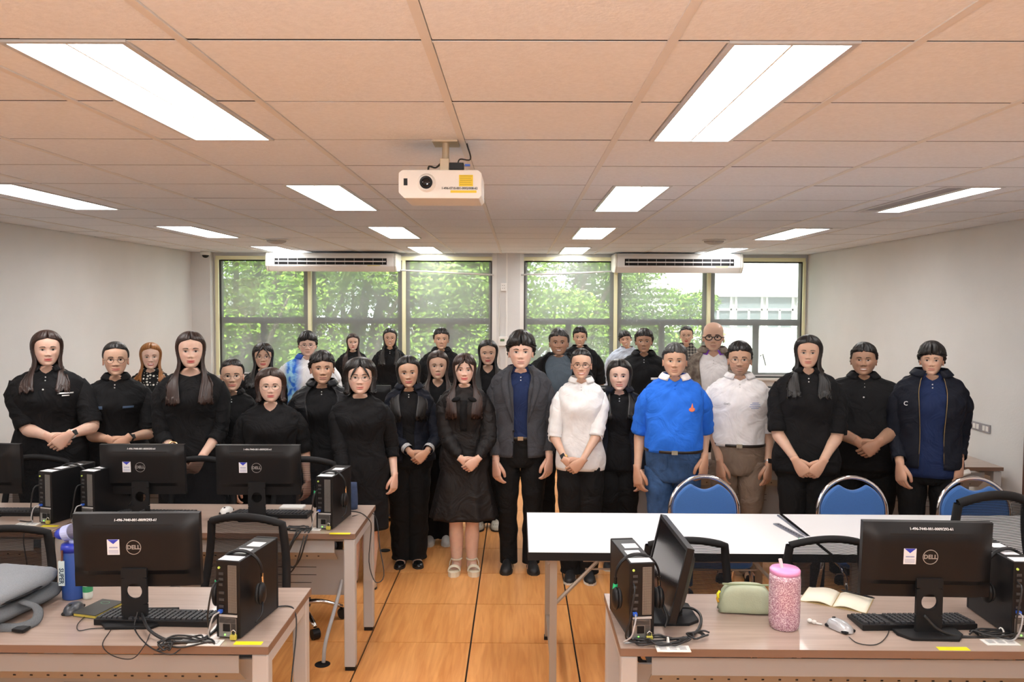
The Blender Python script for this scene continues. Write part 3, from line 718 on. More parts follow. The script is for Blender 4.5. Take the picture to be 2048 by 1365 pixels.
# ================================================================== HEADSETS
m_pad = mat('headset_pad', (.015, .015, .016), .7)
def headset():
    r = empty('headset', (0, 0, 0)); R_ = .082
    th = np.linspace(-.15, PI+.15, 25)
    P = [(R_*math.cos(t), 0, R_*math.sin(t)*1.05) for t in th]
    MB().tube(P, [.0075+.004*math.sin(min(max(t, 0), PI)) for t in th], 8, flat=.5).build('headband', m_black, parent=r, smooth=True)
    for s in (-1, 1):
        x = s*R_*.99
        MB().tube([(x, 0, 0), (x*1.02, .0, -.045)], .006, 8).build('slider', m_chrome if s > 0 else m_black, parent=r)
        cup = MB(); cup.ell((s*.082, -.01, -.075), (.016, .036, .042), 20, 12); c_ = cup.build('ear_cup', m_black, parent=r, smooth=True)
        MB().ell((s*.070, -.01, -.075), (.012, .033, .038), 20, 10).build('ear_pad', m_pad, parent=c_, smooth=True)
    MB().tube([(-.082, 0, -.025), (-.084, 0, -.045)], .009, 8).build('green_tag', mat('green_tag', (.02, .5, .2), .5), parent=r, label='green tag on the headset arm')
    MB().tube(smooth_path([(.09, -.03, -.10), (.095, -.07, -.13), (.08, -.10, -.15)], 10), .0035, 6).build('microphone', m_black, parent=r, smooth=True)
    return r
hs_ = headset()
def place_hs(t, dy, rz, lab, first=[True]):
    z = t.location.z+.288-.052+.0
    o = hs_ if first[0] else copy_tree(hs_)
    c, s = math.cos(t.rotation_euler.z), math.sin(t.rotation_euler.z)
    o.location = (t.location.x-s*dy, t.location.y+c*dy, z+ .0); o.rotation_euler = (0, 0, t.rotation_euler.z+rz)
    o.location.z = t.location.z+.288-.082*1.05+.012
    tag(o, lab, 'headset', 'black headsets over the towers'); first[0] = False; return o
place_hs(t1, -.06, .25, 'black headset hanging over the lower left tower')
place_hs(t2, -.05, .15, 'black headset hanging over the tower at the end of the second left row')
place_hs(t5, -.08, -.05, 'black headset with a green tag over the lower right tower')
place_hs(t6, -.02, .1, 'black headset over the tower at the right edge')
place_hs(t3, .03, .5, 'black headset lying over the tower near the left edge')
place_hs(t4, .06, .6, 'black headset lying over the tower beside the sticker monitor')
# ================================================================== KEYBOARDS, MICE
m_key = mat('key_black', (.025, .026, .03), .45)
def keyboard():
    r = empty('keyboard', (0, 0, 0)); W, D = .44, .135
    MB().poly([(-D/2, 0), (D/2, 0), (D/2, .024), (-D/2, .012)], -W/2, W/2, axis='x').build('body', m_black, parent=r, bevel=.003)
    kk = MB()
    for rr in range(6):
        y = D/2-.014-rr*.0195; z = .013+.012*(y+D/2)/D
        for c in range(21):
            if c in (15,): continue
            if rr == 5 and 4 <= c <= 8: continue
            kk.box((-W/2+.014+c*.0205, y, z+.003), (.0165, .0155, .007), None, None, (.85, .85))
        if rr == 5: kk.box((-W/2+.014+6*.0205, y, z+.003), (.0975, .0155, .007), None, None, (.97, .85))
    kk.build('keys', m_key, parent=r, kind='stuff'); return r
kb = keyboard()
def place_kb(px, py, rz, lab, first=[True]):
    p = at_z(px, py, .76); o = kb if first[0] else copy_tree(kb)
    o.location = (p.x, p.y, .7505); o.rotation_euler = (0, 0, rz); tag(o, lab, 'keyboard', 'black desktop keyboards'); first[0] = False
place_kb(318, 1235, PI-.03, 'black keyboard behind the stand of the lower left monitor')
place_kb(313, 1028, PI-.02, 'black keyboard behind the left sticker monitor of the second row')
place_kb(545, 1028, PI-.02, 'black keyboard behind the right monitor of the second row')
place_kb(18, 1024, PI+.02, 'black keyboard at the left edge of the second row')
place_kb(1822, 1243, PI+.04, 'black keyboard under the lower right monitor')
m_mg = mat('mouse_grey', (.50, .51, .53), .3, metal=.3); m_mb = mat('mouse_dark', (.06, .07, .085), .3); m_mw = mat('mouse_white', (.72, .72, .70), .3)
def mouse(px, py, rz, m_, lab):
    p = at_z(px, py, .755); r = empty('mouse', (p.x, p.y, .7505), rz, lab, 'mouse')
    y = np.linspace(-1, 1, 13); P = []
    for t in y:
        w_ = .031*math.sqrt(max(.02, 1-abs(t)**3)); h_ = .034*(1-.35*(t+.2)**2)*math.sqrt(max(.02, 1-t**6))
        a = np.linspace(0, PI, 11); P.append(np.c_[w_*np.cos(a), np.full(11, t*.055), .003+h_*np.sin(a)**.8])
    MB().grid(P, cap0=True, cap1=True).build('shell', m_, parent=r, smooth=True)
    MB().bx(-.029, .029, -.05, .05, 0, .012).build('base', m_black, parent=r, bevel=.008)
    MB().cyl((-.004, -.028, .031), (.004, -.028, .031), .008, seg=12).build('wheel', m_black, parent=r)
    return r
mouse(1680, 1257, PI+.5, m_mg, 'silver-topped mouse on the lower right desk')
mouse(147, 1221, .15, m_mb, 'dark grey mouse in front of the blue bottle')
mouse(453, 1024, 0, m_mw, 'white mouse between the two monitors of the second left row')
# ================================================================== CABLES
m_cab = mat('cable_black', (.015, .015, .016), .45); m_cabg = mat('cable_grey', (.42, .42, .43), .5)
def cable(pts, r, lab, m_=m_cab, n=40, group=None, name='cable'):
    o = MB().tube(smooth_path(pts, n), r, 6).build(name, m_, smooth=True); return tag(o, lab, 'cable', group)
def dz(px, py, z=.7535): return tuple(at_z(px, py, z))
def bundle(seed, c, rad, n, lab, stretch=(1, .7), z0=.7535, tail=None):
    rs_ = np.random.RandomState(seed); P = []
    for k in range(n):
        a = k*.9+rs_.uniform(-.3, .3); rr = rad*rs_.uniform(.4, 1)
        P.append((c[0]+rr*math.cos(a)*stretch[0], c[1]+rr*math.sin(a)*stretch[1], z0+rs_.uniform(0, .022)))
    if tail: P += tail
    return cable(P, .0034, lab, n=n*6)
def tow_cables(t, k, lab1, lab2, tgt):
    c, s = math.cos(t.rotation_euler.z), math.sin(t.rotation_euler.z)
    L = lambda x, y, z: (t.location.x+c*x-s*y, t.location.y+s*x+c*y, t.location.z+z)
    cable([L(-.033, -.15, .215), L(-.038, -.185, .20), L(-.055, -.19, .10), L(-.06, -.18, .02), (tgt[0], tgt[1], .757)], .0035, lab1)
    cable([L(-.027, -.16, .103), L(-.035, -.19, .095), L(-.05, -.195, .04), L(-.07, -.17, .006), (tgt[0]-.03, tgt[1]+.03, .755)], .003, lab2, m_cabg)
g1 = at_z(375, 1290, .75); bundle(1, g1, .075, 26, 'tangled black cable bundle in front of the lower left monitor', (1.5, .5))
bundle(11, at_z(330, 1303, .75), .03, 18, 'small tight knot of black cable at the edge of the lower left desk')
tow_cables(t1, 1, 'black cable looping from the back of the lower left tower', 'grey network cable from the lower left tower', g1)
cable([tuple(at_y(283, 1228, 2.99)), dz(300, 1262, .78), dz(345, 1285), dz(395, 1283), dz(430, 1262), dz(440, 1240, .78)], .006, 'thick black cable through the stand hole of the lower left monitor')
cable([dz(275, 1225, .80), dz(270, 1260), dz(300, 1295), dz(340, 1310), dz(360, 1300)], .0025, 'thin black cable curling before the lower left monitor base')
cable([dz(222, 1260), dz(205, 1290), dz(225, 1312), dz(265, 1318), dz(290, 1290), dz(300, 1268)], .0018, 'thin black mouse lead looping at the lower left desk edge')
cable([dz(535, 1217), dz(575, 1213), dz(590, 1225, .74), (-.872, 3.1, .66), (-.868, 2.98, .4), (-.84, 2.95, .15), (-.80, 2.9, .005)], .003, 'black cable dropping over the right end of the lower left desk')
cable([dz(168, 1235), dz(155, 1250), dz(158, 1262), dz(185, 1258), dz(235, 1256)], .0018, 'thin black lead from the dark mouse to the keyboard')
g2 = at_z(590, 1068, .75); g2.y = max(g2.y, 4.24)
bundle(2, g2, .07, 24, 'tangled black cables left of the end tower in the second left row', (1.5, .5))
o_ = [(g2.x+.03, 4.2, .765), (g2.x+.0, 4.175, .72), (g2.x-.04, 4.172, .62), (g2.x-.01, 4.168, .575), (g2.x+.03, 4.172, .62), (g2.x+.06, 4.178, .72), (g2.x+.07, 4.22, .765)]
cable(o_, .005, 'looped black cable hanging over the edge of the second left desk')
cable([(a-.02, b-.01, c-.03 if c < .75 else c) for a, b, c in o_], .004, 'second black cable loop hanging at the second left desk')
tow_cables(t2, 2, 'black cable from the back of the tower at the end of the second left row', 'grey network cable of the tower at the end of the second left row', g2)
cable([dz(690, 1022), dz(720, 1026), dz(738, 1040, .745), (-.85, 4.6, .66), (-.845, 4.5, .50), (-.80, 4.45, .40), (-.76, 4.5, .42), (-.80, 4.6, .55), (-.85, 4.7, .72), dz(705, 1033)], .0028, 'thin black cable hooping off the end of the second left desk')
g3 = at_z(225, 1045, .75); bundle(3, g3, .07, 22, 'black cable bundle lying before the left sticker monitor', (1.6, .5))
tow_cables(t4, 3, 'black cable from the tower beside the sticker monitor', 'grey network cable of the tower beside the sticker monitor', g3)
tow_cables(t3, 4, 'black cable from the tower near the left edge', 'grey network cable of the tower near the left edge', at_z(40, 1045, .75))
cable([tuple(at_y(290, 1020, 4.45)), dz(260, 1035, .77), dz(235, 1048), dz(210, 1052)], .006, 'thick black cable through the stand hole of the left sticker monitor')
cable([(-2.62, 4.2, .753), (-2.62, 4.18, .70), (-2.6, 4.17, .45), (-2.66, 4.1, .1)], .003, 'black cable hanging straight down from the second left row')
g4 = at_z(1325, 1290, .75); bundle(4, g4, .075, 26, 'tangled black cables below the sideways monitor', (1.5, .5))
bundle(14, at_z(1395, 1278, .75), .05, 18, 'small knot of thin black wires right of the sideways monitor base')
tow_cables(t5, 5, 'black cable from the back of the lower right tower', 'grey network cable of the lower right tower', g4)
cable([dz(1350, 1215, .80), dz(1385, 1218, .775), dz(1402, 1235, .77), dz(1395, 1262, .757), dz(1360, 1283), dz(1320, 1290), dz(1290, 1280)], .0055, 'thick black cable arching right of the sideways monitor')
g5 = at_z(1985, 1275, .75); bundle(5, g5, .08, 26, 'tangled black cables at the right edge of the lower right desk', (1.6, .45))
cable([tuple(at_y(1848, 1232, 2.92)), dz(1880, 1262, .78), dz(1930, 1275), dz(1990, 1272), dz(2040, 1255)], .006, 'thick black cable from the stand of the lower right monitor')
cable([dz(1698, 1275), dz(1715, 1287), dz(1745, 1291), dz(1765, 1283), dz(1778, 1262), dz(1772, 1240)], .0018, 'thin lead of the silver mouse curling on the desk')
tow_cables(t6, 6, 'black cable behind the tower at the right edge', 'grey network cable of the tower at the right edge', g5)
for (px, py, lab) in [(2003, 1268, 'white cable tie around the cables at the right edge'), (1336, 1288, 'white cable tie around the cables below the sideways monitor')]:
    p = at_z(px, py, .757); t = np.linspace(0, 2*PI, 15)
    o = MB().tube([(p.x, p.y+.014*math.cos(a), .765+.0125*math.sin(a)) for a in t], .003, 6, False).build('cable_tie', m_white, smooth=True); tag(o, lab, 'cable tie')
# network wall plates lying flat on the desks (white boxes under the cables)
for (px, py, lab) in [(411, 1288, 'white flat socket strip in the desk by the lower left tower'), (620, 1060, 'white flat socket strip by the second left row end tower'), (205, 1052, 'white flat socket strip under the cables of the left sticker monitor'), (55, 1050, 'white flat socket strip at the left edge of the second row'), (1346, 1300, 'white flat socket strip below the sideways monitor'), (2000, 1287, 'white flat socket strip at the right edge of the lower right desk')]:
    p = at_z(px, py, .75); r = empty('socket_strip', (p.x, p.y, .7505), 0, lab, 'socket')
    MB().bx(-.06, .06, -.025, .025, 0, .004).build('plate', m_white, parent=r, bevel=.001)
    for s in (-1, 0, 1): MB().bx(s*.035-.012, s*.035+.012, -.014, .014, .004, .0055).build('flap', m_fixture, parent=r)
# yellow inventory labels stuck on the desks
for (px, py, w_, lab) in [(490, 1296, .10, 'yellow label strip on the corner of the lower left desk'), (680, 1068, .11, 'yellow label strip on the end of the second left desk'), (100, 1053, .09, 'yellow label strip below the left edge towers'), (1913, 1304, .11, 'yellow label strip at the front edge of the lower right desk')]:
    p = at_z(px, py, .75); y0_ = p.y
    o = MB().bx(-w_/2, w_/2, -.014, .014, 0, .0008).build('yellow_label', m_yl, loc=(p.x, max(y0_, 2.82), .7502)); tag(o, lab, 'label', 'yellow desk labels')
# ================================================================== desk small objects
# backpack
m_bag = mat('backpack_grey', (.24, .26, .285), .85, noise=.12, nscale=300, bump=.1, bscale=500); m_bagd = mat('backpack_dark', (.11, .12, .13), .8, noise=.1, nscale=200)
pb = at_z(25, 1235, .75)
bag = empty('backpack', (pb.x-.115, 3.07, .7505), -.18, 'grey backpack lying flat on the lower left desk', 'backpack')
def blob(name, m_, W, D, z0, z1, ex, parent, seed=1, amp=.006, sl=0, c=(0, 0)):
    rs_ = np.random.RandomState(seed); P = []; n = 14
    for i in range(n):
        t = i/(n-1); ph = -PI/2+PI*t; k = max(.03, math.cos(ph))**.45; z = z0+(z1-z0)*(.5+.5*math.sin(ph)); a = np.arange(48)*2*PI/48
        ca, sa = np.cos(a), np.sin(a); x = np.sign(ca)*abs(ca)**(2/ex)*W/2*k; y = np.sign(sa)*abs(sa)**(2/ex)*D/2*k
        dd = amp*np.sin(3*a+seed)*np.sin(5*t+2*a)
        P.append(np.c_[c[0]+x*(1+dd*4), c[1]+y*(1+dd*4), np.full(48, z)+sl*x+dd*.8*(t > .2)])
    return MB().grid(P, True, True, True).build(name, m_, parent=parent, smooth=True)
blob('main_compartment', m_bagd, .36, .48, .0, .075, 5, bag, 1)
b2 = blob('front_pocket', m_bag, .33, .45, .05, .145, 5, bag, 2, .006, .03)
MB().tube([(-.17*math.cos(a)*1.02, .235*math.sin(a)*1.0, .088) for a in np.linspace(0, 2*PI, 40)], .005, 6).build('zip', m_black, parent=bag, smooth=True)
MB().tube(smooth_path([(.17, -.02, .07), (.24, -.02, .05), (.27, -.06, .02), (.24, -.11, .01), (.17, -.13, .012)], 20), .018, 8, flat=.35).build('shoulder_strap', m_bagd, parent=bag, smooth=True)
MB().bx(.235, .285, -.14, -.10, .004, .016).build('buckle', m_black, parent=bag, bevel=.003)
# blue bottle
pb = at_z(140, 1201, .75); m_bot = mat('bottle_blue', (.035, .095, .36), .35); m_botd = mat('bottle_cap_blue', (.02, .04, .42), .35); m_lil = mat('lilac_plastic', (.50, .55, .85), .35)
bt = empty('water_bottle', (pb.x, pb.y+.035, .7505), 0, 'tall blue insulated bottle with flip lid beside the lower left monitor', 'bottle'); bt.scale = (1.2, 1.2, 1.02)
MB().lathe([(.036, 0), (.038, .004), (.039, .05), (.039, .19), (.0385, .195)], seg=32).build('body', m_bot, parent=bt, smooth=True)
ld = MB().lathe([(.040, .193), (.040, .210), (.037, .222), (.02, .224), (.0, .224)], seg=32).build('lid', m_botd, parent=bt, smooth=True)
MB().lathe([(.014, .222), (.014, .235), (.006, .238)], seg=16).build('spout', m_lil, parent=ld, smooth=True)
MB().tube([(.0, 0, .222), (.005, 0, .256)], .007, 8).build('straw', mat('straw_green', (.05, .35, .15), .4), parent=bt)
cp_ = MB().tube([(-.005, 0, .268), (-.03, 0, .262)], [.033, .030], 20).build('flip_cap', m_lil, parent=bt, smooth=False)
MB().tube([(-.03, 0, .262), (-.048, 0, .258), (-.058, 0, .255)], [.026, .022, .014], 20).build('cap_knob', m_botd, parent=cp_, smooth=True)
MB().tube([(-.006, 0, .269), (.02, 0, .272)], [.030, .027], 20).build('smoky_window', mat('smoky', (.15, .15, .22), .15), parent=cp_)
MB().tube([(-.03, 0, .235), (-.005, 0, .24), (.01, 0, .232)], .006, 8).build('hinge', m_botd, parent=ld, smooth=True)
st_ = MB().tube([(-.018, -.038, .205), (-.016, -.044, .165)], .006, 8, flat=.4).build('leather_tab', mat('brown_leather', (.17, .06, .03), .5), parent=bt)
lp = MB().bx(-.027, -.007, -.048, -.0445, .065, .165).build('wrist_strap', mat('strap_pale', (.62, .74, .76), .6), parent=bt, label='pale strap lettered SUPER')
text_mesh('SUPER', .021, mat('strap_ink', (.03, .06, .10), .6), 'strap_letters', .0003, lp, (-.017, -.0486, .105), (PI/2, PI/2, 0), 1.1, .0005)
# small bottle behind, books
pg = at_z(168, 1203, .75); g_ = empty('drink_carton', (pg.x, pg.y+.03, .7505), 0, 'small white and green bottle half hidden behind the lower left monitor', 'bottle')
MB().lathe([(.017, 0), (.019, .01), (.019, .07), (.008, .09), (.008, .10)], seg=20).build('body', mat('carton_white', (.7, .75, .7), .4), parent=g_, smooth=True)
MB().lathe([(.0195, .03), (.0195, .055)], seg=20).build('green_band', mat('straw_green', (.05, .35, .15), .4), parent=g_)
MB().lathe([(.009, .098), (.009, .11), (0.001, .11)], seg=16).build('cap', m_white, parent=g_)
p = at_z(190, 1228, .75); bk = empty('notebook', (p.x, p.y+.03, .7505), -.25, 'black notebook with yellow page edges lying left of the lower left keyboard', 'notebook')
MB().bx(-.05, .05, -.075, .075, .002, .012).build('pages', mat('yellow_pages', (.55, .45, .08), .7), parent=bk)
MB().bx(-.052, .052, -.077, .077, .012, .0145).build('cover', mat('cover_dark', (.05, .05, .045), .6), parent=bk); MB().bx(-.052, .052, -.077, .077, 0, .002).build('back_cover', MATS['cover_dark'], parent=bk)
e_ = MB(); a = np.linspace(0, 2*PI, 25)
e_.grid([[(-.01+q*math.cos(t)*1.4, .045+q*math.sin(t), .0148) for t in a] for q in (.012, .0135)]); e_.build('green_emblem', mat('straw_green', (.05, .35, .15), .4), parent=bk)
# blue pouch on the second desk
p = at_z(696, 1020, .75); pc = empty('blue_pouch', (p.x+.0, p.y+.02, .7505), 0, 'dark blue cloth pouch standing on the end of the second left desk', 'pouch')
MB().grid([np.c_[.055*k*np.sign(np.cos(a))*abs(np.cos(a))**.6, .03*k2*np.sin(a), np.full(25, z)] for k, k2, z in ((.95, 1, 0), (1, 1.1, .04), (.98, .9, .09), (.93, .5, .13), (.9, .12, .16))], False, True, True).build('cloth', mat('pouch_blue', (.035, .06, .13), .85, noise=.15, nscale=60), parent=pc, smooth=True)
# white tablet on the second desk
p = at_z(585, 1014, .76); tb_ = MB().bx(-.07, .07, -.04, .04, 0, .014).build('tablet', m_white, bevel=.004, loc=(p.x, p.y, .7505)); tag(tb_, 'white flat box lying behind the right monitor of the second left row', 'box')
p = at_z(238, 1012, .76); tb_ = MB().bx(-.05, .05, -.03, .03, 0, .008).build('phone', m_white, bevel=.003, loc=(p.x, p.y, .7505)); tag(tb_, 'white flat phone lying by the left sticker monitor', 'phone')
# green pouch
m_gp = mat('sage_leather', (.42, .47, .33), .5, noise=.05, nscale=20, bump=.1, bscale=200)
p = at_z(1495, 1232, .75); gp = empty('green_pouch', (p.x, p.y+.035, .7505), -.08, 'sage green zipped pouch on the lower right desk', 'pouch')
for k, (dy, nm) in enumerate([(-.018, 'front_half'), (.020, 'rear_half')]):
    P = []; W = .205; aa = np.arange(32)*2*PI/32
    for i in range(19):
        u = -1+2*i/18; kx = (1-abs(u)**5)**.35 if abs(u) < 1 else .15; kx = max(kx, .25)
        ca, sa = np.cos(aa), np.sin(aa); hgt = .055*(1-.05*u*u); 
        P.append(np.c_[np.full(32, u*W/2)+.004*np.sin(aa*2), dy+.022*kx*np.sign(ca)*abs(ca)**.6*(1+.12*math.sin(4*u+k)), hgt*kx+.003+hgt*kx*np.sign(sa)*abs(sa)**.6-(1-kx)*.0])
    MB().grid(P, True, True, True).build(nm, m_gp, parent=gp, smooth=True)
MB().bx(-.09, .09, -.003, .004, .1085, .114).build('zip', mat('zip_green', (.3, .34, .2), .5), parent=gp)
MB().tube([(-.102, -.01, .085), (-.112, -.018, .075), (-.108, -.02, .06)], .005, 8).build('zip_pull', m_yl, parent=gp, smooth=True); MB().tube([(-.102, .01, .065), (-.11, .0, .05), (-.106, -.01, .04)], .005, 8).build('zip_pull', mat('orange_pull', (.85, .45, .05), .4), parent=gp, smooth=True)
# pink glitter tumbler
def glitter():
    M_ = mat('pink_glitter', (.78, .42, .55), .25, metal=.15); nt = M_.node_tree; N = nt.nodes; L = nt.links; b = N['Principled BSDF']
    tc = N.new('ShaderNodeTexCoord'); v = N.new('ShaderNodeTexVoronoi'); v.inputs['Scale'].default_value = 420; L.new(tc.outputs['Object'], v.inputs[0])
    r = N.new('ShaderNodeValToRGB'); r.color_ramp.elements[0].color = (.42, .20, .28, 1); r.color_ramp.elements[1].color = (1, .80, .88, 1); r.color_ramp.elements[0].position = .35; r.color_ramp.elements[1].position = .85
    L.new(v.outputs['Color'], r.inputs[0]); L.new(r.outputs[0], b.inputs['Base Color'])
    bp = N.new('ShaderNodeBump'); bp.inputs['Strength'].default_value = 1; bp.inputs['Distance'].default_value = .004; L.new(v.outputs['Color'], bp.inputs['Height']); L.new(bp.outputs[0], b.inputs['Normal']); return M_
p = at_z(1577, 1266, .75); tu = empty('tumbler', (p.x, p.y+.052, .7505), 0, 'pink glittering tumbler with a pink lid and straw on the lower right desk', 'tumbler'); tu.scale = (1.1, 1.1, 1)
MB().lathe([(.044, 0), (.048, .004), (.052, .03), (.0525, .19), (.050, .21)], seg=40).build('body', glitter(), parent=tu, smooth=True)
MB().lathe([(.0505, .208), (.0512, .222), (.047, .228), (.0, .229)], seg=40).build('lid', mat('pink_lid', (.85, .36, .68), .3), parent=tu, smooth=True)
MB().tube([(-.010, 0, .225), (-.018, 0, .262)], .006, 10).build('straw', mat('straw_clear', (.8, .75, .75), .3), parent=tu)
# open notebook + pen, earphones
p = at_z(1665, 1203, .75); nb = empty('open_notebook', (p.x+.02, p.y+.01, .7505), -.55, 'open cream notebook left of the lower right monitor', 'notebook')
for s in (-1, 1):
    P = [[(s*(.002+.125*u), yy, .004+.014*math.sin(PI*min(1, u*1.15))*(1-u*.55)) for u in np.linspace(0, 1, 10)] for yy in (-.09, .09)]
    o = MB().grid(P).build('page_block', mat('cream_paper', (.86, .80, .66), .7), parent=nb, smooth=True, solid=.004)
MB().bx(-.13, .13, -.092, .092, 0, .002).build('cover', mat('tan_cover', (.45, .33, .15), .6), parent=nb)
pn = MB().tube([(0, 0, 0), (.12, 0, 0), (.132, 0, 0)], [.004, .004, .001], 8).build('pen', m_black, loc=(p.x+.06, p.y+.06, .775), rot=(0, .05, -.6)); tag(pn, 'black pen resting on the open notebook', 'pen')
p = at_z(1628, 1249, .75); ep = empty('earphone', (p.x, p.y, .7505), 0, 'white wireless earbuds lying right of the pink tumbler', 'earbuds')
MB().ell((0, 0, .008), (.010, .008, .008), 12, 8).build('bud', m_white, parent=ep, smooth=True); MB().tube([(.004, -.002, .005), (.026, -.014, .004)], .0035, 8).build('stem', m_white, parent=ep, smooth=True)
MB().ell((-.012, .014, .008), (.010, .008, .008), 12, 8).build('bud', m_white, parent=ep, smooth=True); MB().tube([(-.01, .012, .005), (.012, .012, .004)], .0035, 8).build('stem', m_white, parent=ep, smooth=True)
# ================================================================== CHAIRS
def mesh_mat():
    M_ = bpy.data.materials.new('chair_mesh'); M_.use_nodes = True; nt = M_.node_tree; N = nt.nodes; L = nt.links
    for n in list(N): N.remove(n)
    o = N.new('ShaderNodeOutputMaterial'); t = N.new('ShaderNodeBsdfTransparent'); d = N.new('ShaderNodeBsdfDiffuse'); d.inputs[0].default_value = (.02, .02, .022, 1)
    mx = N.new('ShaderNodeMixShader'); tc = N.new('ShaderNodeTexCoord'); wv = N.new('ShaderNodeTexWave'); wv.bands_direction = 'Z'; wv.inputs['Scale'].default_value = 45
    r = N.new('ShaderNodeMapRange'); r.inputs[3].default_value = .35; r.inputs[4].default_value = .98
    L.new(tc.outputs['Object'], wv.inputs[0]); L.new(wv.outputs['Fac'], r.inputs[0]); L.new(r.outputs[0], mx.inputs[0]); L.new(t.outputs[0], mx.inputs[1]); L.new(d.outputs[0], mx.inputs[2]); L.new(mx.outputs[0], o.inputs[0])
    return M_
m_mesh = mesh_mat()
def office_chair():
    r = empty('office_chair', (0, 0, 0))   # backrest on +y side, user faces -y
    def back(u, v):   # u -1..1, v 0..1 -> point; slightly curved
        w_ = .215-.035*v; x = u*w_; z = .52+.45*v+(-.035*(u*u) if v > .5 else 0)*((v-.5)*2)
        return (x, .235+.05*v-.045*(1-u*u)*.5-.03*math.sin(v*PI)*-1, z)
    rim = []
    for t in np.linspace(0, 1, 15): rim.append((-1+2*t, 1))
    for t in np.linspace(0, 1, 10)[1:]: rim.append((1, 1-t))
    for t in np.linspace(0, 1, 10)[1:]: rim.append((1-2*t, 0))
    for t in np.linspace(0, 1, 10)[1:]: rim.append((-1, t))
    P = [back(np.sign(u)*min(abs(u), 1), v) for u, v in rim]
    MB().tube(P, .020, 8, False, flat=1.0).build('backrest_frame', m_blackm, parent=r, smooth=True)
    MB().grid([[back(u, v) for u in np.linspace(-1, 1, 13)] for v in np.linspace(0, 1, 13)]).build('mesh_panel', m_mesh, parent=r, smooth=True)
    MB().tube(smooth_path([(0, .30, .56), (0, .31, .42), (0, .18, .38), (0, .0, .40)], 12), .022, 8, flat=.6).build('back_support', m_blackm, parent=r, smooth=True)
    se = blob('seat', mat('chair_seat', (.02, .021, .024), .9), .47, .46, .415, .49, 4, r, 1, .002)
    for s in (-1, 1):
        ar = MB().tube(smooth_path([(s*.19, .05, .41), (s*.26, .05, .43), (s*.265, .05, .60), (s*.262, .02, .645)], 14), .012, 8).build('armrest', m_blackm, parent=r, smooth=True)
        MB().bx(s*.262-.028, s*.262+.028, -.12, .10, .645, .67).build('arm_pad', m_blackm, parent=ar, bevel=.01)
    MB().cyl((0, 0, .11), (0, 0, .41), .022, .03).build('gas_column', m_chrome, parent=r, smooth=True)
    for k in range(5):
        a = 2*PI*k/5+.3; c, s = math.cos(a), math.sin(a)
        lg = MB().tube(smooth_path([(0, 0, .13), (c*.15, s*.15, .125), (c*.28, s*.28, .075)], 8), [.024, .023, .022, .02, .019, .018, .017, .016, .015], 8, flat=.7).build('base_leg', m_chrome, parent=r, smooth=True)
        MB().cyl((c*.28-s*.022, s*.28+c*.022, .032), (c*.28+s*.022, s*.28-c*.022, .032), .030, seg=16).build('caster', m_black, parent=lg)
    return r
oc = office_chair()
def place_oc(px, Y, rz, lab, first=[True], x=None, k=1):
    X = at_y(px, 1100, Y).x if x is None else x
    o = oc if first[0] else copy_tree(oc)
    o.location = (X, Y-.27, 0); o.rotation_euler = (0, 0, rz); o.scale = (1, 1, k); tag(o, lab, 'chair', 'black mesh office chairs'); first[0] = False
place_oc(478, 3.82, -.12, 'black mesh office chair behind the lower left tower', k=.97)
place_oc(30, 3.80, .15, 'black mesh office chair behind the grey backpack', k=.91)
place_oc(1375, 3.76, .0, 'black mesh office chair behind the sideways monitor', k=.885)
place_oc(1668, 3.78, .12, 'black mesh office chair behind the pink tumbler and lower right monitor', k=.89)
place_oc(2005, 3.75, .18, 'black mesh office chair raised high at the right edge of the frame', x=2.29, k=1.12)
place_oc(85, 5.12, .1, 'black mesh office chair behind the left edge tower of the second row')
place_oc(405, 5.10, 0, 'black mesh office chair between the two sticker monitors')
place_oc(615, 5.10, .05, 'black mesh office chair behind the aisle end of the second left row')
place_oc(700, 7.15, 2.6, 'office chair with chrome base standing in the aisle behind the third row', x=-1.12)
# blue conference chairs
m_bluef = mat('blue_fabric', (.045, .16, .46), .85, noise=.06, nscale=300, sheen=.3)
def blue_chair():
    r = empty('blue_chair', (0, 0, 0)); W, zb, zt_c = .215, .50, .90
    a = np.linspace(0, PI, 25)
    P = [(-W, 0, .42), (-W, 0, .60)]+[(-W*math.cos(t)*1.0, .02*math.sin(t), .68+.215*math.sin(t)) for t in a]+[(W, 0, .60), (W, 0, .42)]
    MB().tube(P, .013, 10).build('chrome_frame', m_chrome, parent=r, smooth=True)
    out = []
    for t in np.linspace(.22*PI, .0, 9): out.append((W*.93*math.cos(t)**1, .68+.19*math.sin(t)))
    out += [(W*.93, .60), (W*.85, .50), (-W*.85, .50), (-W*.93, .60)]
    for t in np.linspace(0, .22*PI, 9)[1:]: out.append((-W*.93*math.cos(t), .68+.19*math.sin(t)))
    # arched shoulders and concave top
    L = [(-W*.93*math.cos(t), .68+.19*math.sin(t)) for t in np.linspace(0, .36*PI, 12)]
    x_e, z_e = L[-1]; top = [(x, z_e-.035*math.sin(PI*(x-x_e)/(-2*x_e))) for x in np.linspace(x_e, -x_e, 13)[1:-1]]
    pts = [(-W*.85, .50)]+L+top+[(-x, z) for x, z in L[::-1]]+[(W*.85, .50)]
    MB().poly(pts, -.018, .022).build('backrest', m_bluef, parent=r, bevel=.012)
    blob('seat', m_bluef, .43, .42, .43, .49, 4, r, 1, .001, c=(0, -.22))
    for s in (-1, 1):
        MB().tube(smooth_path([(s*.19, -.40, .0), (s*.19, -.38, .40), (s*.19, -.1, .425), (s*.215, 0, .42)], 12), .012, 8).build('leg', m_chrome, parent=r, smooth=True)
        MB().tube([(s*.19, .10, 0), (s*.19, -.05, .42)], .012, 8).build('leg', m_chrome, parent=r, smooth=True)
    return r
bc = blue_chair()
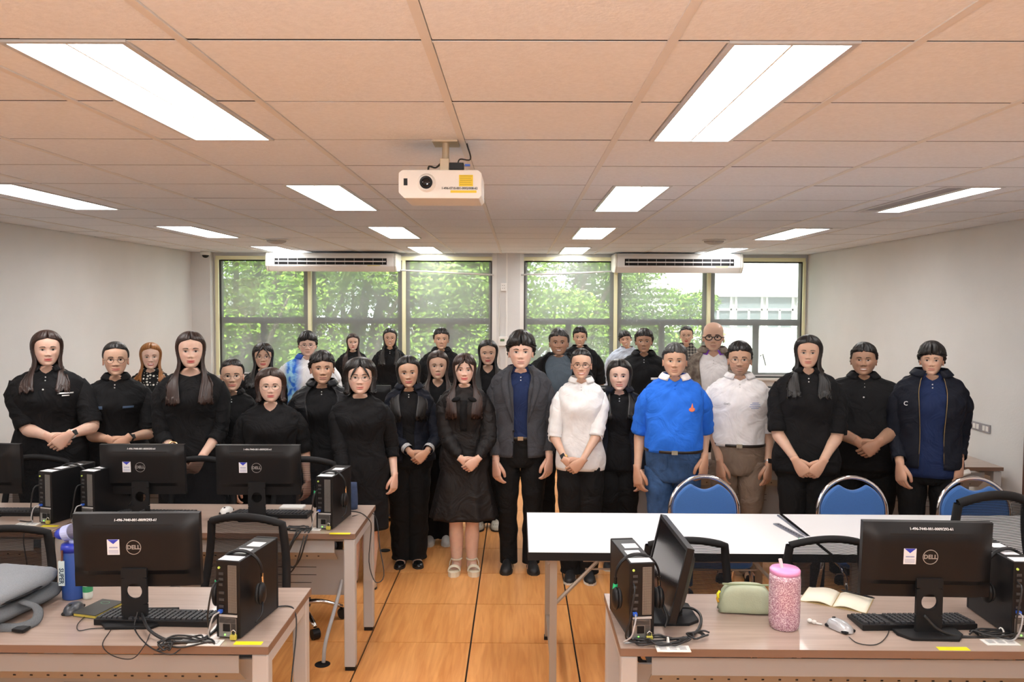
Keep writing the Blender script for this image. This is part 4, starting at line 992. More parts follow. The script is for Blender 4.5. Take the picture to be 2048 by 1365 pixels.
for k, (px, lab) in enumerate([(1407, 'blue padded chair with chrome arc, left of the three behind the white table'), (1702, 'blue padded chair with chrome arc, middle of the three behind the white table'), (1945, 'blue padded chair with chrome arc, near the right wall')]):
    X = at_y(px, 1000, 5.0).x; o = bc if k == 0 else copy_tree(bc)
    o.location = (X, 4.98, 0); o.rotation_euler = (0, 0, [0, 0, -.1][k]); tag(o, lab, 'chair', 'blue chairs behind the white tables')
# ================================================================== WHITE FOLDING TABLES
m_wt = mat('white_laminate', (.93, .93, .94), .35); m_leg = mat('folding_leg', (.36, .31, .26), .45, metal=.3)
def fold_table(x0, x1, lab):
    y0, y1 = 3.925, 4.69; cx, cy = (x0+x1)/2, (y0+y1)/2; hw, hd = (x1-x0)/2, (y1-y0)/2
    r = empty('folding_table', (cx, cy, 0), 0, lab, 'table', 'white folding tables')
    MB().bx(-hw+.004, hw-.004, -hd+.004, hd-.004, .718, .7405).build('table_top', m_wt, parent=r)
    e = MB(); e.bx(-hw, hw, -hd, -hd+.004, .700, .740); e.bx(-hw, hw, hd-.004, hd, .700, .740); e.bx(-hw, -hw+.004, -hd+.004, hd-.004, .700, .740); e.bx(hw-.004, hw, -hd+.004, hd-.004, .700, .740)
    e.build('edge_band', m_blackm, parent=r)
    for s in (-1, 1):
        xl = s*(hw-.13)
        for t in (-1, 1):
            lg = MB().bx(xl-.018, xl+.018, t*(hd-.05)-.014, t*(hd-.05)+.014, .02, .70).build('leg', m_leg, parent=r)
            MB().bx(xl-.022, xl+.022, t*(hd-.05)-.018, t*(hd-.05)+.018, 0, .02).build('foot', m_black, parent=lg)
            MB().tube([(xl, t*(hd-.06), .45), (xl-s*.24, t*(hd-.06), .698)], .010, 6).build('brace', m_leg, parent=r)
        MB().bx(xl-.012, xl+.012, -hd+.065, hd-.065, .12, .15).build('stretcher', m_leg, parent=r)
        MB().bx(xl-.012, xl+.012, -hd+.065, hd-.065, .66, .69).build('top_bar', m_leg, parent=r)
    sh = MB()
    for k in range(4): sh.bx(-hw+.3, hw-.3, -.22+k*.13, -.21+k*.13, .60, .607)
    sh.build('shelf_rods', m_leg, parent=r)
    return r
fold_table(.052, 1.545, 'white folding table beside the aisle, in front of the left blue chair'); fold_table(1.56, 3.10, 'white folding table at the right, in front of the middle and right blue chairs')
m_strip = mat('grey_strip', (.22, .23, .28), .4, metal=.4)
pa, pb_ = at_z(1556, 1031, .745), at_z(1613, 1074, .745); pc_, pd = at_z(1552, 1048, .745), at_z(1604, 1076, .745)
for k, (a_, b_, w_) in enumerate([(pa, pb_, .012), (pc_, pd, .035)]):
    d_ = b_-a_; L_ = math.hypot(d_.x, d_.y); o = MB().bx(0, L_, -w_/2, w_/2, 0, .006).build('metal_strip', m_strip, loc=(a_.x, a_.y, .7412+k*0), rot=(0, 0, math.atan2(d_.y, d_.x)))
    tag(o, ['narrow grey metal strip over the seam of the white tables', 'wider perforated grey metal strip over the seam of the white tables'][k], 'metal strip')
    if k == 1:
        hb = MB()
        for q in range(9): hb.bx(L_*(.08+q*.1), L_*(.08+q*.1)+.008, -.003, .003, .0061, .0066)
        hb.build('strip_holes', m_dark, parent=o)
p = at_z(1607, 1082, .742); o = MB().bx(-.05, .05, -.05, .05, 0, .004).build('paper_sheet', m_paper, loc=(p.x+.04, p.y+.02, .7412), rot=(0, 0, -.5)); tag(o, 'white sheet with a green edge on the white table', 'paper')
MB().bx(-.052, -.05, -.05, .05, 0, .005).build('green_edge', MATS['green_tag'], parent=o)
# floor socket holes and conduit
for (px, py, lab) in [(645, 1330, 'black round floor outlet with a grey hose by the desk leg'), (770, 1102, 'black round floor outlet behind the black-trousered woman')]:
    p = at_z(px, py, 0); r = empty('floor_outlet', (p.x, p.y, .001), 0, lab, 'floor outlet')
    MB().lathe([(.042, 0), (.042, .002), (.034, .0025), (0.001, .0026)], seg=24).build('ring', m_blackm, parent=r)
p = at_z(647, 1328, 0)
cable([(p.x, p.y, .006), (p.x+.01, p.y+.02, .12), (p.x+.05, p.y+.2, .35), (p.x+.07, p.y+.42, .60)], .011, 'grey ribbed hose rising from the floor outlet to the desk', m_cabg, name='hose')
# ================================================================== PROJECTOR
m_proj = mat('projector_shell', (.80, .77, .72), .45)
pc0 = at_y(880, 370, 3.15); wp = (at_y(963, 370, 3.15).x-at_y(797, 370, 3.15).x)
pr = empty('projector', (pc0.x, 3.15, 0), 0, 'white ceiling projector with yellow stickers hanging on a bracket', 'projector')
z0p, z1p = at_y(880, 397, 3.15).z, at_y(880, 346, 3.15).z
hw = wp/2; dp = .24
MB().poly([(-hw, z1p-.0), (-hw, z0p+.022), (-hw+.022, z0p), (hw-.01, z0p), (hw, z0p+.012), (hw, z1p-.0), (hw-.015, z1p+.012), (-hw+.015, z1p+.012)], 0, dp).build('shell', m_proj, parent=pr, bevel=.003)
xl = at_y(853, 366, 3.15).x-pc0.x; zl = at_y(853, 366, 3.15).z
ln = MB().tube([(xl, -.012, zl), (xl, .002, zl)], [.030, .038], 28).build('lens_mount', m_proj, parent=pr, smooth=False)
MB().lathe([(.025, 0), (.025, .005), (.019, .004), (.018, .001), (.0, .001)], seg=28).build('lens_ring', m_black, parent=ln, loc=(xl, -.0125, zl), rot=(PI/2, 0, 0))
MB().ell((xl, -.0135, zl), (.017, .004, .017)).build('lens', m_screen, parent=ln, smooth=True)
MB().bx(-hw+.020, -hw+.035, -.001, .001, zl-.010, zl+.017).build('sensor_window', m_black, parent=pr)
q = lambda px, py: (at_y(px, py, 3.15).x-pc0.x, at_y(px, py, 3.15).z)
x0_, z1_ = q(918, 350); x1_, z0_ = q(946, 373); sk_ = MB().bx(x0_, x1_, -.0012, .0008, z0_, z1_).build('yellow_sticker', mat('sticker_yellow', (.78, .58, .02), .5), parent=pr)
pm_ = MB()
for k in range(5): pm_.bx(x0_+.004, x1_-.004-.004*(k % 2), -.0016, -.0012, z1_-.006-k*.008, z1_-.0045-k*.008)
pm_.build('sticker_print', mat('sticker_ink', (.35, .25, .01), .6), parent=sk_)
x0_, z1_ = q(901, 381); x1_, z0_ = q(953, 386); MB().bx(x0_, x1_, -.0012, .0008, z0_, z1_).build('yellow_strip', MATS['sticker_yellow'], parent=pr)
xt_, zt__ = q(919, 377); text_mesh('1-496-0710-001-0002/008-62', .0125, m_black, 'inventory_number', .0003, pr, (xt_, -.0015, zt__), (PI/2, 0, 0), .95, .0003)
br = mat('bracket_beige', (.50, .42, .30), .4, metal=.3); xb = at_y(888, 320, 3.15).x-pc0.x
bp = MB().bx(xb-.018, xb+.018, .02, .05, z1p+.012, z1p+.060).build('bracket', br, parent=pr, bevel=.002)
MB().bx(xb-.05, xb+.05, .03, .15, ZC-.008, ZC-.001).build('ceiling_plate', br, parent=bp)
MB().cyl((xb, .07, z1p+.05), (xb, .07, ZC-.006), .014).build('drop_tube', br, parent=bp)
MB().bx(xb+.018, xb+.075, .02, .06, z1p+.016, z1p+.044).build('signal_box', m_black, parent=pr, bevel=.002)
MB().bx(xb+.08, xb+.10, .02, .03, z1p+.030, z1p+.038).build('blue_connector', MATS['plug_blue'], parent=pr)
MB().tube(smooth_path([(-.05, .03, z1p+.014), (-.045, .03, z1p+.03), (-.02, .03, z1p+.025), (0, .04, z1p+.045), (xb-.01, .06, z1p+.06)], 20), .004, 6).build('power_cable', m_cab, parent=pr, smooth=True)
MB().tube(smooth_path([(xb+.05, .04, z1p+.04), (xb+.06, .04, z1p+.06), (xb+.10, .05, z1p+.062), (xb+.085, .06, ZC-.01)], 16), .003, 6).build('signal_cable', m_cab, parent=pr, smooth=True)
# ================================================================== PEOPLE
m_hair = None
def hair_mat(name, c1, c2):
    M_ = bpy.data.materials.new(name); M_.use_nodes = True; nt = M_.node_tree; N = nt.nodes; L = nt.links; b = N['Principled BSDF']
    a = N.new('ShaderNodeAttribute'); a.attribute_name = 'Col'   # strand coordinate in R (around) and G (along)
    sp_ = N.new('ShaderNodeSeparateColor'); L.new(a.outputs['Color'], sp_.inputs[0])
    cb = N.new('ShaderNodeCombineXYZ'); mu = N.new('ShaderNodeMath'); mu.operation = 'MULTIPLY'; mu.inputs[1].default_value = 90
    L.new(sp_.outputs[0], mu.inputs[0]); L.new(mu.outputs[0], cb.inputs[0])
    mu2 = N.new('ShaderNodeMath'); mu2.operation = 'MULTIPLY'; mu2.inputs[1].default_value = 4; L.new(sp_.outputs[1], mu2.inputs[0]); L.new(mu2.outputs[0], cb.inputs[1])
    n = N.new('ShaderNodeTexNoise'); n.inputs['Scale'].default_value = 1; n.inputs['Detail'].default_value = 3; L.new(cb.outputs[0], n.inputs[0])
    r = N.new('ShaderNodeValToRGB'); r.color_ramp.elements[0].position = .35; r.color_ramp.elements[1].position = .7
    r.color_ramp.elements[0].color = (*c1, 1); r.color_ramp.elements[1].color = (*c2, 1); L.new(n.outputs[0], r.inputs[0]); L.new(r.outputs[0], b.inputs['Base Color'])
    bp = N.new('ShaderNodeBump'); bp.inputs['Strength'].default_value = .6; bp.inputs['Distance'].default_value = .004; L.new(n.outputs[0], bp.inputs['Height']); L.new(bp.outputs[0], b.inputs['Normal'])
    b.inputs['Roughness'].default_value = .38; b.inputs['Specular IOR Level'].default_value = .45
    return M_
HB = hair_mat('hair_black', (.007, .006, .006), (.022, .018, .016))
HR = hair_mat('hair_brown', (.018, .009, .007), (.06, .03, .022))
HO = hair_mat('hair_orange', (.16, .055, .012), (.42, .17, .04))
HG = hair_mat('hair_greying', (.02, .02, .02), (.09, .09, .09))
m_skin = mat('skin', (1, 1, 1), .48, vcol=True, noise=.04, nscale=30, spec=.4)
for _n in m_skin.node_tree.nodes:
    if _n.type == 'BSDF_PRINCIPLED': _n.inputs['Subsurface Weight'].default_value = .12; _n.inputs['Subsurface Radius'].default_value = (.012, .004, .002); _n.inputs['Subsurface Scale'].default_value = .4
m_eye = mat('eye', (1, 1, 1), .15, vcol=True)
m_teeth = mat('teeth', (.78, .75, .70), .3)
m_rim_d = mat('rim_dark', (.02, .017, .016), .3); m_rim_g = mat('rim_metal', (.40, .33, .26), .25, metal=.8)
m_btn = mat('button_white', (.7, .7, .7), .3)
def cloth(name, col, rough=.85, **k):
    k.setdefault('noise', .05); k.setdefault('nscale', 25); k.setdefault('bump', .9); k.setdefault('bscale', 6); k.setdefault('spec', .25)
    m_ = mat(name, col, rough, **k)
    for n_ in m_.node_tree.nodes:
        if n_.type == 'BUMP': n_.inputs['Distance'].default_value = .035
        if n_.type == 'TEX_NOISE' and abs(n_.inputs['Scale'].default_value-6) < .01: n_.inputs['Distortion'].default_value = 1.2; n_.inputs['Detail'].default_value = 3
    return m_
C_BLK = cloth('black_cotton', (.0065, .0065, .0075)); C_BLK2 = cloth('black_satin', (.010, .010, .012), .5); C_NAVY = cloth('navy_jacket_cloth', (.007, .009, .017), .75)
C_CHAR = cloth('charcoal_blazer', (.052, .055, .064), .85, noise=.25, nscale=350); C_DNAVY = cloth('dark_navy_polo', (.012, .024, .080)); C_BLUE = cloth('royal_blue_polo', (.020, .155, .72), .8)
C_WHITE = cloth('white_shirt_cloth', (.80, .80, .80), .8, bump=.5); C_WHITEP = cloth('white_polo_cloth', (.82, .80, .80), .8); C_KHAKI = cloth('khaki_cotton', (.21, .155, .115)); C_JEAN = cloth('denim', (.035, .085, .20), .8, noise=.4, nscale=12)
C_GREY = cloth('grey_tee', (.10, .13, .16)); C_PALE = cloth('pale_blue_shirt', (.50, .56, .66)); C_TROU = cloth('black_trousers', (.006, .006, .0065)); C_PURP = cloth('purple_collar', (.25, .07, .55)); C_CAMO = cloth('camo_shirt', (.10, .075, .06), col2=(.24, .20, .16), nscale=22)
C_SHEER = cloth('sheer_black', (.012, .010, .010), .6); C_CUFF = mat('checked_cuff', (.45, .45, .45), .8, noise=.5, nscale=160)
C_PLAID = None
def plaid():
    M_ = cloth('plaid_shirt', (.12, .11, .10)); nt = M_.node_tree; N = nt.nodes; L = nt.links; b = N['Principled BSDF']; tc = N.new('ShaderNodeTexCoord')
    rs_ = []
    for d in ('X', 'Z'):
        wv = N.new('ShaderNodeTexWave'); wv.bands_direction = d; wv.inputs['Scale'].default_value = 9; L.new(tc.outputs['Object'], wv.inputs[0]); rs_.append(wv)
    a = N.new('ShaderNodeMath'); a.operation = 'ADD'; L.new(rs_[0].outputs['Fac'], a.inputs[0]); L.new(rs_[1].outputs['Fac'], a.inputs[1])
    r = N.new('ShaderNodeValToRGB'); r.color_ramp.elements[0].color = (.035, .035, .035, 1); r.color_ramp.elements[1].color = (.28, .26, .23, 1); r.color_ramp.elements[0].position = .3; r.color_ramp.elements[1].position = 1
    h = N.new('ShaderNodeMath'); h.operation = 'MULTIPLY'; h.inputs[1].default_value = .6; L.new(a.outputs[0], h.inputs[0]); L.new(h.outputs[0], r.inputs[0]); L.new(r.outputs[0], b.inputs['Base Color']); return M_
C_PLAID = plaid()
def dots():
    M_ = cloth('polka_dots', (.01, .01, .01)); nt = M_.node_tree; N = nt.nodes; L = nt.links; b = N['Principled BSDF']; tc = N.new('ShaderNodeTexCoord')
    v = N.new('ShaderNodeTexVoronoi'); v.inputs['Scale'].default_value = 38; v.inputs['Randomness'].default_value = .35; L.new(tc.outputs['Object'], v.inputs[0])
    r = N.new('ShaderNodeValToRGB'); r.color_ramp.interpolation = 'CONSTANT'; r.color_ramp.elements[0].color = (.75, .73, .66, 1); r.color_ramp.elements[1].color = (.01, .01, .01, 1); r.color_ramp.elements[1].position = .33
    L.new(v.outputs['Distance'], r.inputs[0]); L.new(r.outputs[0], b.inputs['Base Color']); return M_
C_DOTS = dots()
def bluewhite():
    M_ = cloth('blue_white_print', (.8, .8, .8)); nt = M_.node_tree; N = nt.nodes; L = nt.links; b = N['Principled BSDF']; tc = N.new('ShaderNodeTexCoord')
    n = N.new('ShaderNodeTexNoise'); n.inputs['Scale'].default_value = 7; n.inputs['Distortion'].default_value = 1.5; L.new(tc.outputs['Object'], n.inputs[0])
    sx = N.new('ShaderNodeSeparateXYZ'); L.new(tc.outputs['Object'], sx.inputs[0])
    w_ = N.new('ShaderNodeMapRange'); w_.inputs[1].default_value = -.10; w_.inputs[2].default_value = -.03; w_.inputs[3].default_value = 1; w_.inputs[4].default_value = 0; L.new(sx.outputs[0], w_.inputs[0])
    w2 = N.new('ShaderNodeMapRange'); w2.inputs[1].default_value = -.20; w2.inputs[2].default_value = -.17; w2.inputs[3].default_value = 0; w2.inputs[4].default_value = 1; L.new(sx.outputs[0], w2.inputs[0])
    mm = N.new('ShaderNodeMath'); mm.operation = 'MULTIPLY'; L.new(w_.outputs[0], mm.inputs[0]); L.new(w2.outputs[0], mm.inputs[1])
    r = N.new('ShaderNodeValToRGB'); r.color_ramp.elements[0].position = .42; r.color_ramp.elements[1].position = .58; r.color_ramp.elements[0].color = (.03, .16, .70, 1); r.color_ramp.elements[1].color = (.35, .68, .90, 1)
    L.new(n.outputs[0], r.inputs[0]); mx = N.new('ShaderNodeMixRGB'); mx.inputs[1].default_value = (.80, .81, .84, 1); L.new(mm.outputs[0], mx.inputs[0]); L.new(r.outputs[0], mx.inputs[2]); L.new(mx.outputs[0], b.inputs['Base Color']); return M_
C_BW = bluewhite()

def gsm(a, k=2):
    a = np.asarray(a, float)
    for _ in range(k):
        b = a.copy(); b[1:-1] = .25*a[:-2]+.5*a[1:-1]+.25*a[2:]; a = b
    return a
# head table: z, half width, front, back  (metres, for a 0.225 m head; front positive)
HT = np.array([[.004, .020, .079, .045], [.014, .036, .087, .050], [.028, .046, .088, .056], [.045, .0535, .087, .066], [.062, .0590, .086, .074], [.080, .0640, .0855, .082], [.098, .0675, .085, .088],
               [.112, .0695, .084, .091], [.130, .0710, .0865, .095], [.150, .0715, .0865, .098], [.170, .0695, .082, .096], [.188, .0635, .072, .088], [.203, .053, .056, .073], [.214, .039, .038, .052], [.2215, .022, .020, .030], [.225, .003, .002, .004]])
# torso table: z, half width, front, back (1.70 m body, chin at 1.475)
def torso_table(f, bulk, belly):
    if f: T = [(.78, .165, .095, .11), (.86, .178, .10, .125), (.93, .172, .098, .115), (1.0, .152, .092, .095), (1.06, .138, .088, .085), (1.13, .142, .094, .088), (1.20, .155, .112, .092), (1.26, .163, .118, .094), (1.305, .168, .104, .094), (1.335, .170, .088, .090), (1.360, .160, .074, .083), (1.380, .140, .064, .076), (1.398, .112, .057, .069), (1.413, .084, .052, .063), (1.428, .064, .049, .058), (1.448, .054, .046, .055)]
    else: T = [(.78, .160, .10, .11), (.86, .170, .105, .118), (.93, .165, .105, .108), (1.0, .158, .105, .098), (1.06, .155, .105, .094), (1.13, .162, .108, .096), (1.20, .175, .115, .102), (1.26, .184, .118, .105), (1.305, .190, .108, .104), (1.335, .193, .094, .100), (1.362, .184, .080, .092), (1.384, .160, .069, .084), (1.403, .130, .062, .076), (1.419, .098, .057, .070), (1.434, .074, .054, .065), (1.455, .062, .051, .061)]
    T = np.array(T); z = T[:, 0]
    k = np.clip((1.43-z)/.08, 0, 1); T[:, 1] *= 1+(bulk-1)*k; T[:, 2:] *= 1+(bulk-1)*.9*k[:, None]
    T[:, 2] += belly*np.exp(-((z-1.04)/.15)**2); T[:, 1] += belly*.45*np.exp(-((z-1.02)/.15)**2)
    return T
def interp_tab(T, t):   # t is fractional index
    t = np.clip(t, 0, len(T)-1); i = np.arange(len(T)); return np.stack([np.interp(t, i, T[:, c]) for c in range(T.shape[1])], -1)
def refine(T, n=3):
    t = np.linspace(0, len(T)-1, (len(T)-1)*n+1); R = interp_tab(T, t)
    for c in range(R.shape[1]): R[:, c] = gsm(R[:, c], 3)
    return R
def sec(th, w, f, b, e=2.3):   # section point; th=0 front; front is -y
    s, c = np.sin(th), np.cos(th)
    x = np.sign(s)*abs(s)**(2/e)*w; y = np.where(c > 0, -abs(c)**(2/e)*f, abs(c)**(2/e)*b); return x, y
HTR = refine(HT, 6)
def head_at(z):  # w,f,b for z arrays
    return [np.interp(z, HTR[:, 0], HTR[:, c]) for c in (1, 2, 3)]

class Person: pass
def hand_mesh(mb, wrist, F, P, tsign, sc, curl, col, spread=.0):
    """wrist point, F finger direction, P palm normal (pointing out of palm), tsign: thumb side along T=F x P * tsign"""
    F = nrm(F); P = nrm(np.asarray(P, float)-F*(np.dot(P, F))); T = np.cross(F, P)*tsign
    L = lambda f, p, t: np.asarray(wrist)+sc*(F*f+P*p+T*t)
    rings = []; a = np.arange(14)*2*PI/14
    for f, w_, h_, c_ in [(-.03, .024, .019, 0), (-.01, .025, .018, 0), (.015, .031, .017, 0), (.04, .038, .0165, .001), (.065, .041, .0145, .001), (.085, .040, .012, 0), (.094, .036, .009, 0)]:
        rings.append([L(f, math.sin(t)*h_-curl*.004, np.sign(math.cos(t))*abs(math.cos(t))**.75*w_+c_) for t in a])
    mb.grid(rings, True, True, True, col)
    for k, (t0, ln, r_) in enumerate([(.0285, .068, .0088), (.0095, .076, .0090), (-.0095, .070, .0086), (-.0275, .055, .0076)]):
        ang = .25+curl*.5+k*.06; pts = [L(.070, 0, t0), L(.088, -.001, t0)]; f, p_ = .088, -.001
        for s_, da in ((.46, curl*.75), (.31, curl*.65), (.23, curl*.3)):
            f += ln*s_*math.cos(ang); p_ += ln*s_*math.sin(ang); ang += da
            pts.append(L(f, p_, t0*(1+spread)+spread*0.0))
        Q = smooth_path(pts, 12); n = len(Q); rr = np.interp(np.linspace(0, 1, n), [0, .3, .55, .6, .9, 1], [1, 1, .93, .96, .8, .45])*r_*sc
        mb.tube(Q, rr, 8, True, col)
    pts = [L(.008, .002, .018), L(.035, .008, .036), L(.062, .016+curl*.006, .046), L(.084, .024+curl*.012, .042-curl*.004), L(.098, .030+curl*.014, .036-curl*.006)]
    Q = smooth_path(pts, 12); n = len(Q); mb.tube(Q, np.interp(np.linspace(0, 1, n), [0, .3, .7, .92, 1], [.0135, .0125, .0102, .0085, .0045])*sc, 8, True, col)

def person(cx, ytop, ychin, Y, female=True, skin=(.62, .36, .24), bulk=1., belly=0, hair='long', hm=None, top=None, label='', pose='clasp', hands=None, sleeve='short', neck='v',
           lower='trousers', low_m=None, shoe='flat', shoe_m=None, smile=0., glasses=None, lips=(.55, .13, .12), head_yaw=0, head_roll=0, lean=0, hair_len=.20, hair_w=0, fringe=0, topo=1, jacket=None, extra=None, vneck=0, fl=1, wide=1.06, mouthopen=0, body_yaw=0, brow=1., beard=0, part=0, collar=None, group=None, fat=1.0, neckw=1.0):
    top = top or C_BLK; low_m = low_m or C_TROU; hm = hm or HB; shoe_m = shoe_m or m_blackm
    pt = at_y(cx, ytop, Y); pcn = at_y(cx, ychin, Y-.08); th_top = {'bald': .000, 'short': .018, 'volume': .034, 'curly': .028, 'tied': .012}.get(hair, .018)
    scale_y = (at_y(cx, ytop, Y-.03).z-pcn.z)
    hs = scale_y/(.225+th_top)            # head scale
    zc = pcn.z                             # chin height
    bs = zc/1.450                          # body scale (1.70 m reference)
    hs = min(max(hs, .86*bs), 1.24*bs)
    X = pt.x
    if body_yaw == 0: body_yaw = .75*math.atan2(-X, Y); head_yaw = head_yaw+math.degrees(.25*math.atan2(-X, Y))
    r = empty('person', (X, Y, 0), body_yaw, label, 'person')
    rs_ = np.random.RandomState(int(cx)); ft = female
    T0 = torso_table(ft, bulk, belly); T = refine(T0, 3)
    T[:, 1:] *= bs; T[:, 0] = T[:, 0]*bs; NT = len(T)
    TZ = T[:, 0]
    def S(th, t, off=0, e=2.35):
        q = interp_tab(T, t); x, y = sec(th, q[..., 1]+off, q[..., 2]+off, q[..., 3]+off, e); 
        nz = off*np.clip((t-(NT-22))/12, 0, 1)
        # bust
        z = q[..., 0]
        if ft: y = y-.014*bs*np.exp(-((z/bs-1.235)/.045)**2)*(np.exp(-((abs(x)/bs-.072)/.045)**2))*(y < 0)
        return np.stack([x, y, z+nz], -1)
    # ---------- head + neck + trunk : one continuous surface
    nth = 96; th = np.linspace(-PI, PI, nth, endpoint=False)
    th = th-.55*np.sin(th)*1.0*np.where(abs(th) < PI, 1, 1)*.75   # denser in front
    zrows = np.concatenate([np.linspace(.225, .205, 10), np.linspace(.202, .14, 18), np.linspace(.137, .0235, 52), np.linspace(.021, .004, 8)])
    W, Fr, Bk = head_at(zrows); W = W*(1+(fat-1)*np.exp(-((zrows-.06)/.06)**2))*wide
    TH, Z = np.meshgrid(th, zrows); hx, hy = sec(TH, W[:, None], Fr[:, None], Bk[:, None], 2.35); hz = Z.copy()
    front = np.clip(np.cos(TH)*1.6, 0, 1); ax = abs(hx)
    G = lambda v, c, s_: np.exp(-((v-c)/s_)**2)
    nose_w = .0098+.006*G(hz, .078, .012)*(.9 if ft else 1.15)
    zt_n = np.clip((hz-.070)/.010, 0, 1)*np.clip((.126-hz)/.05, 0, 1)**1.15
    nose = (.0165*zt_n)*np.exp(-(hx/nose_w)**2)+.007*G(ax, .0125, .006)*G(hz, .0755, .007)
    d = nose-.0075*G(ax, .030, .015)*G(hz, .112, .011)+.0022*G(ax, .030, .020)*G(hz, .131, .009)+.0045*G(ax, .040, .015)*G(hz, .086, .017)*(1+smile*.8)
    mw = .0245*(1+.25*smile); mz = .048+(.0018+smile*.005)*(hx/mw)**2
    lipx = np.clip(1-(ax/mw)**2, 0, 1)**.7
    d += lipx*(.0052*G(hz, mz+.0052, .0036)+.0058*G(hz, mz-.0058, .0042)-.0035*G(hz, mz, .0016))-.003*G(hx, 0, .02)*G(hz, .033, .006)+.004*G(hx, 0, .018)*G(hz, .017, .010)
    d += -.002*G(hx, 0, .004)*G(hz, .063, .006)
    if smile: d += -.0025*smile*G(ax, mw+.006, .004)*G(hz, mz+.004, .014)
    hy = hy-d*front
    base = np.array(skin); C = np.ones(hx.shape+(3,))*base
    def blend(mk, colr): 
        nonlocal C; C = C*(1-mk[..., None])+np.array(colr)*mk[..., None]
    blend(np.clip(.28*G(ax, .042, .018)*G(hz, .082, .018)*front, 0, 1), base*np.array([1.05, .72, .72]))
    lipm = lipx**.5*np.clip(1.2*(G(hz, mz+.0042, .0034)+G(hz, mz-.0050, .0044)), 0, 1)*(ax < mw)*front
    blend(np.clip(lipm, 0, 1)*(.95 if ft else .6), lips)
    blend(np.clip(lipx*G(hz, mz, .0014)*.8, 0, 1)*front, np.array(lips)*.25)
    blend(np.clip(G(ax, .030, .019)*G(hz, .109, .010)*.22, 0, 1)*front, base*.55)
    blend(np.clip(G(ax, .0065, .0035)*G(hz, .0705, .003)*.7, 0, 1)*front, base*.25)
    if beard: blend(np.clip(beard*(.5*G(ax, 0, .028)*G(hz, .062, .006)+.5*G(ax, 0, .016)*G(hz, .026, .012)+.25*(hz < .06)*(1-lipm)), 0, .8)*front, (.03, .025, .02))
    if hair != 'bald': 
        scalp = np.clip((hz-.19)/.01, 0, 1); 
    # scale & head pose
    H = np.stack([hx, hy, hz], -1)*hs
    hrx = .0
    Rm = RZ(math.radians(head_yaw)) @ RY(math.radians(head_roll))
    hoff = np.array([0, -.018*bs, zc])
    piv = np.array([0, .01*hs, .02*hs])
    def HP(p): return (np.asarray(p, float)-piv) @ Rm.T+piv+hoff
    Hw = HP(H)
    # neck rings
    nr = []; fr_ = [(.0, .044, .070, .058), (-.004, .050, .058, .060), (-.010, .053, .048, .060), (-.020, .0535, .043, .060), (-.032, .0535, .042, .060)]
    for dz_, w_, f_, b_ in fr_:
        kx = neckw*(1.0 if ft else 1.10); x, y = sec(th, w_*kx*hs, f_*hs, b_*hs, 2.2); wgt = np.clip(1+dz_/.035, 0, 1)
        P0 = np.stack([x, y, np.full(nth, dz_*hs)], -1); nr.append(HP(P0)*wgt+(P0+hoff)*(1-wgt))
    zt_ = nr[-1][:, 2].mean()
    tt = np.linspace(NT-1, 0, 40); tor = S(np.tile(th, (40, 1)), np.tile(tt[:, None], (1, nth)), -.004)
    k = [i for i in range(40) if interp_tab(T, tt[i])[0] < zt_-.004*bs]
    tor = tor[k]
    # S uses its own neck; widen the junction
    rows = np.concatenate([Hw, np.array(nr), tor]); nrow = len(rows)
    CC = np.concatenate([C, np.tile(base, (nrow-len(C), nth, 1))])
    a0, a1 = len(Hw)+1, min(nrow-2, len(Hw)+20)
    for _ in range(14):
        q = rows.copy(); rows[a0:a1] = .25*q[a0-1:a1-1]+.5*q[a0:a1]+.25*q[a0+1:a1+1]
    B = MB(); B.grid(rows, True, True, True, CC)
    # ears
    for s in (-1, 1):
        a = np.arange(16)*2*PI/16; ER = []
        for q, (k_, dx) in enumerate([(.15, -.004), (.8, -.002), (1, .004), (.92, .009), (.6, .008), (.3, .004)]):
            ER.append([HP(np.array([s*(.0685*wide*(1+(fat-1)*.5)+dx+.006*math.sin(t)*k_*0), .004+.015*k_*math.cos(t)+.004*math.sin(t)*k_+dx*.9, .096+.029*k_*math.sin(t)*(1 if math.sin(t) > 0 else .9)])*hs) for t in a])
        B.grid(ER, True, False, True, base*np.array([1, .86, .84]))
    # ---------- arms
    shw = (.162 if ft else .182)*bs*(1+(bulk-1)*.8); shz = 1.312*bs
    L1, L2 = .285*bs, .235*bs; armr = (1.0 if ft else 1.12)*bs*(1+(bulk-1)*.75)
    arms = {}
    if hands and pose == 'clasp':
        hp = at_y(hands[0], hands[1], Y-.24*bs-belly); hc = np.array([(hp.x-X), hp.y-Y, hp.z])
        if body_yaw: hc[:2] = [hc[0]*math.cos(body_yaw)+hc[1]*math.sin(body_yaw), -hc[0]*math.sin(body_yaw)+hc[1]*math.cos(body_yaw)]
    else: hc = np.array([0.0, -.22*bs-belly, .86*bs])
    for s in (-1, 1):
        sh = np.array([s*shw, .004, shz])
        if pose == 'clasp':
            if s < 0: wr = hc+np.array([-.062, .022, .045])*bs; Fd = (.80, .02, -.55); tsn = 1
            else: wr = hc+np.array([.055, -.012, .052])*bs; Fd = (-.72, -.02, -.66); tsn = 1
            Pd = (0, 1, .1); curl = .75
        elif pose == 'fists':
            wr = hc+np.array([s*.075, .0, .045])*bs; Fd = (-s*.55, -.05, -.8); Pd = (-s*.3, 1, .1); curl = .85
        else:
            wx = .225*bs*(1+(bulk-1)*.9)+belly*.3
            wr = np.array([s*wx, -.05*bs, .83*bs]); Fd = (-s*.08, -.18, -1); Pd = (-s*.75, .65, 0); curl = .55
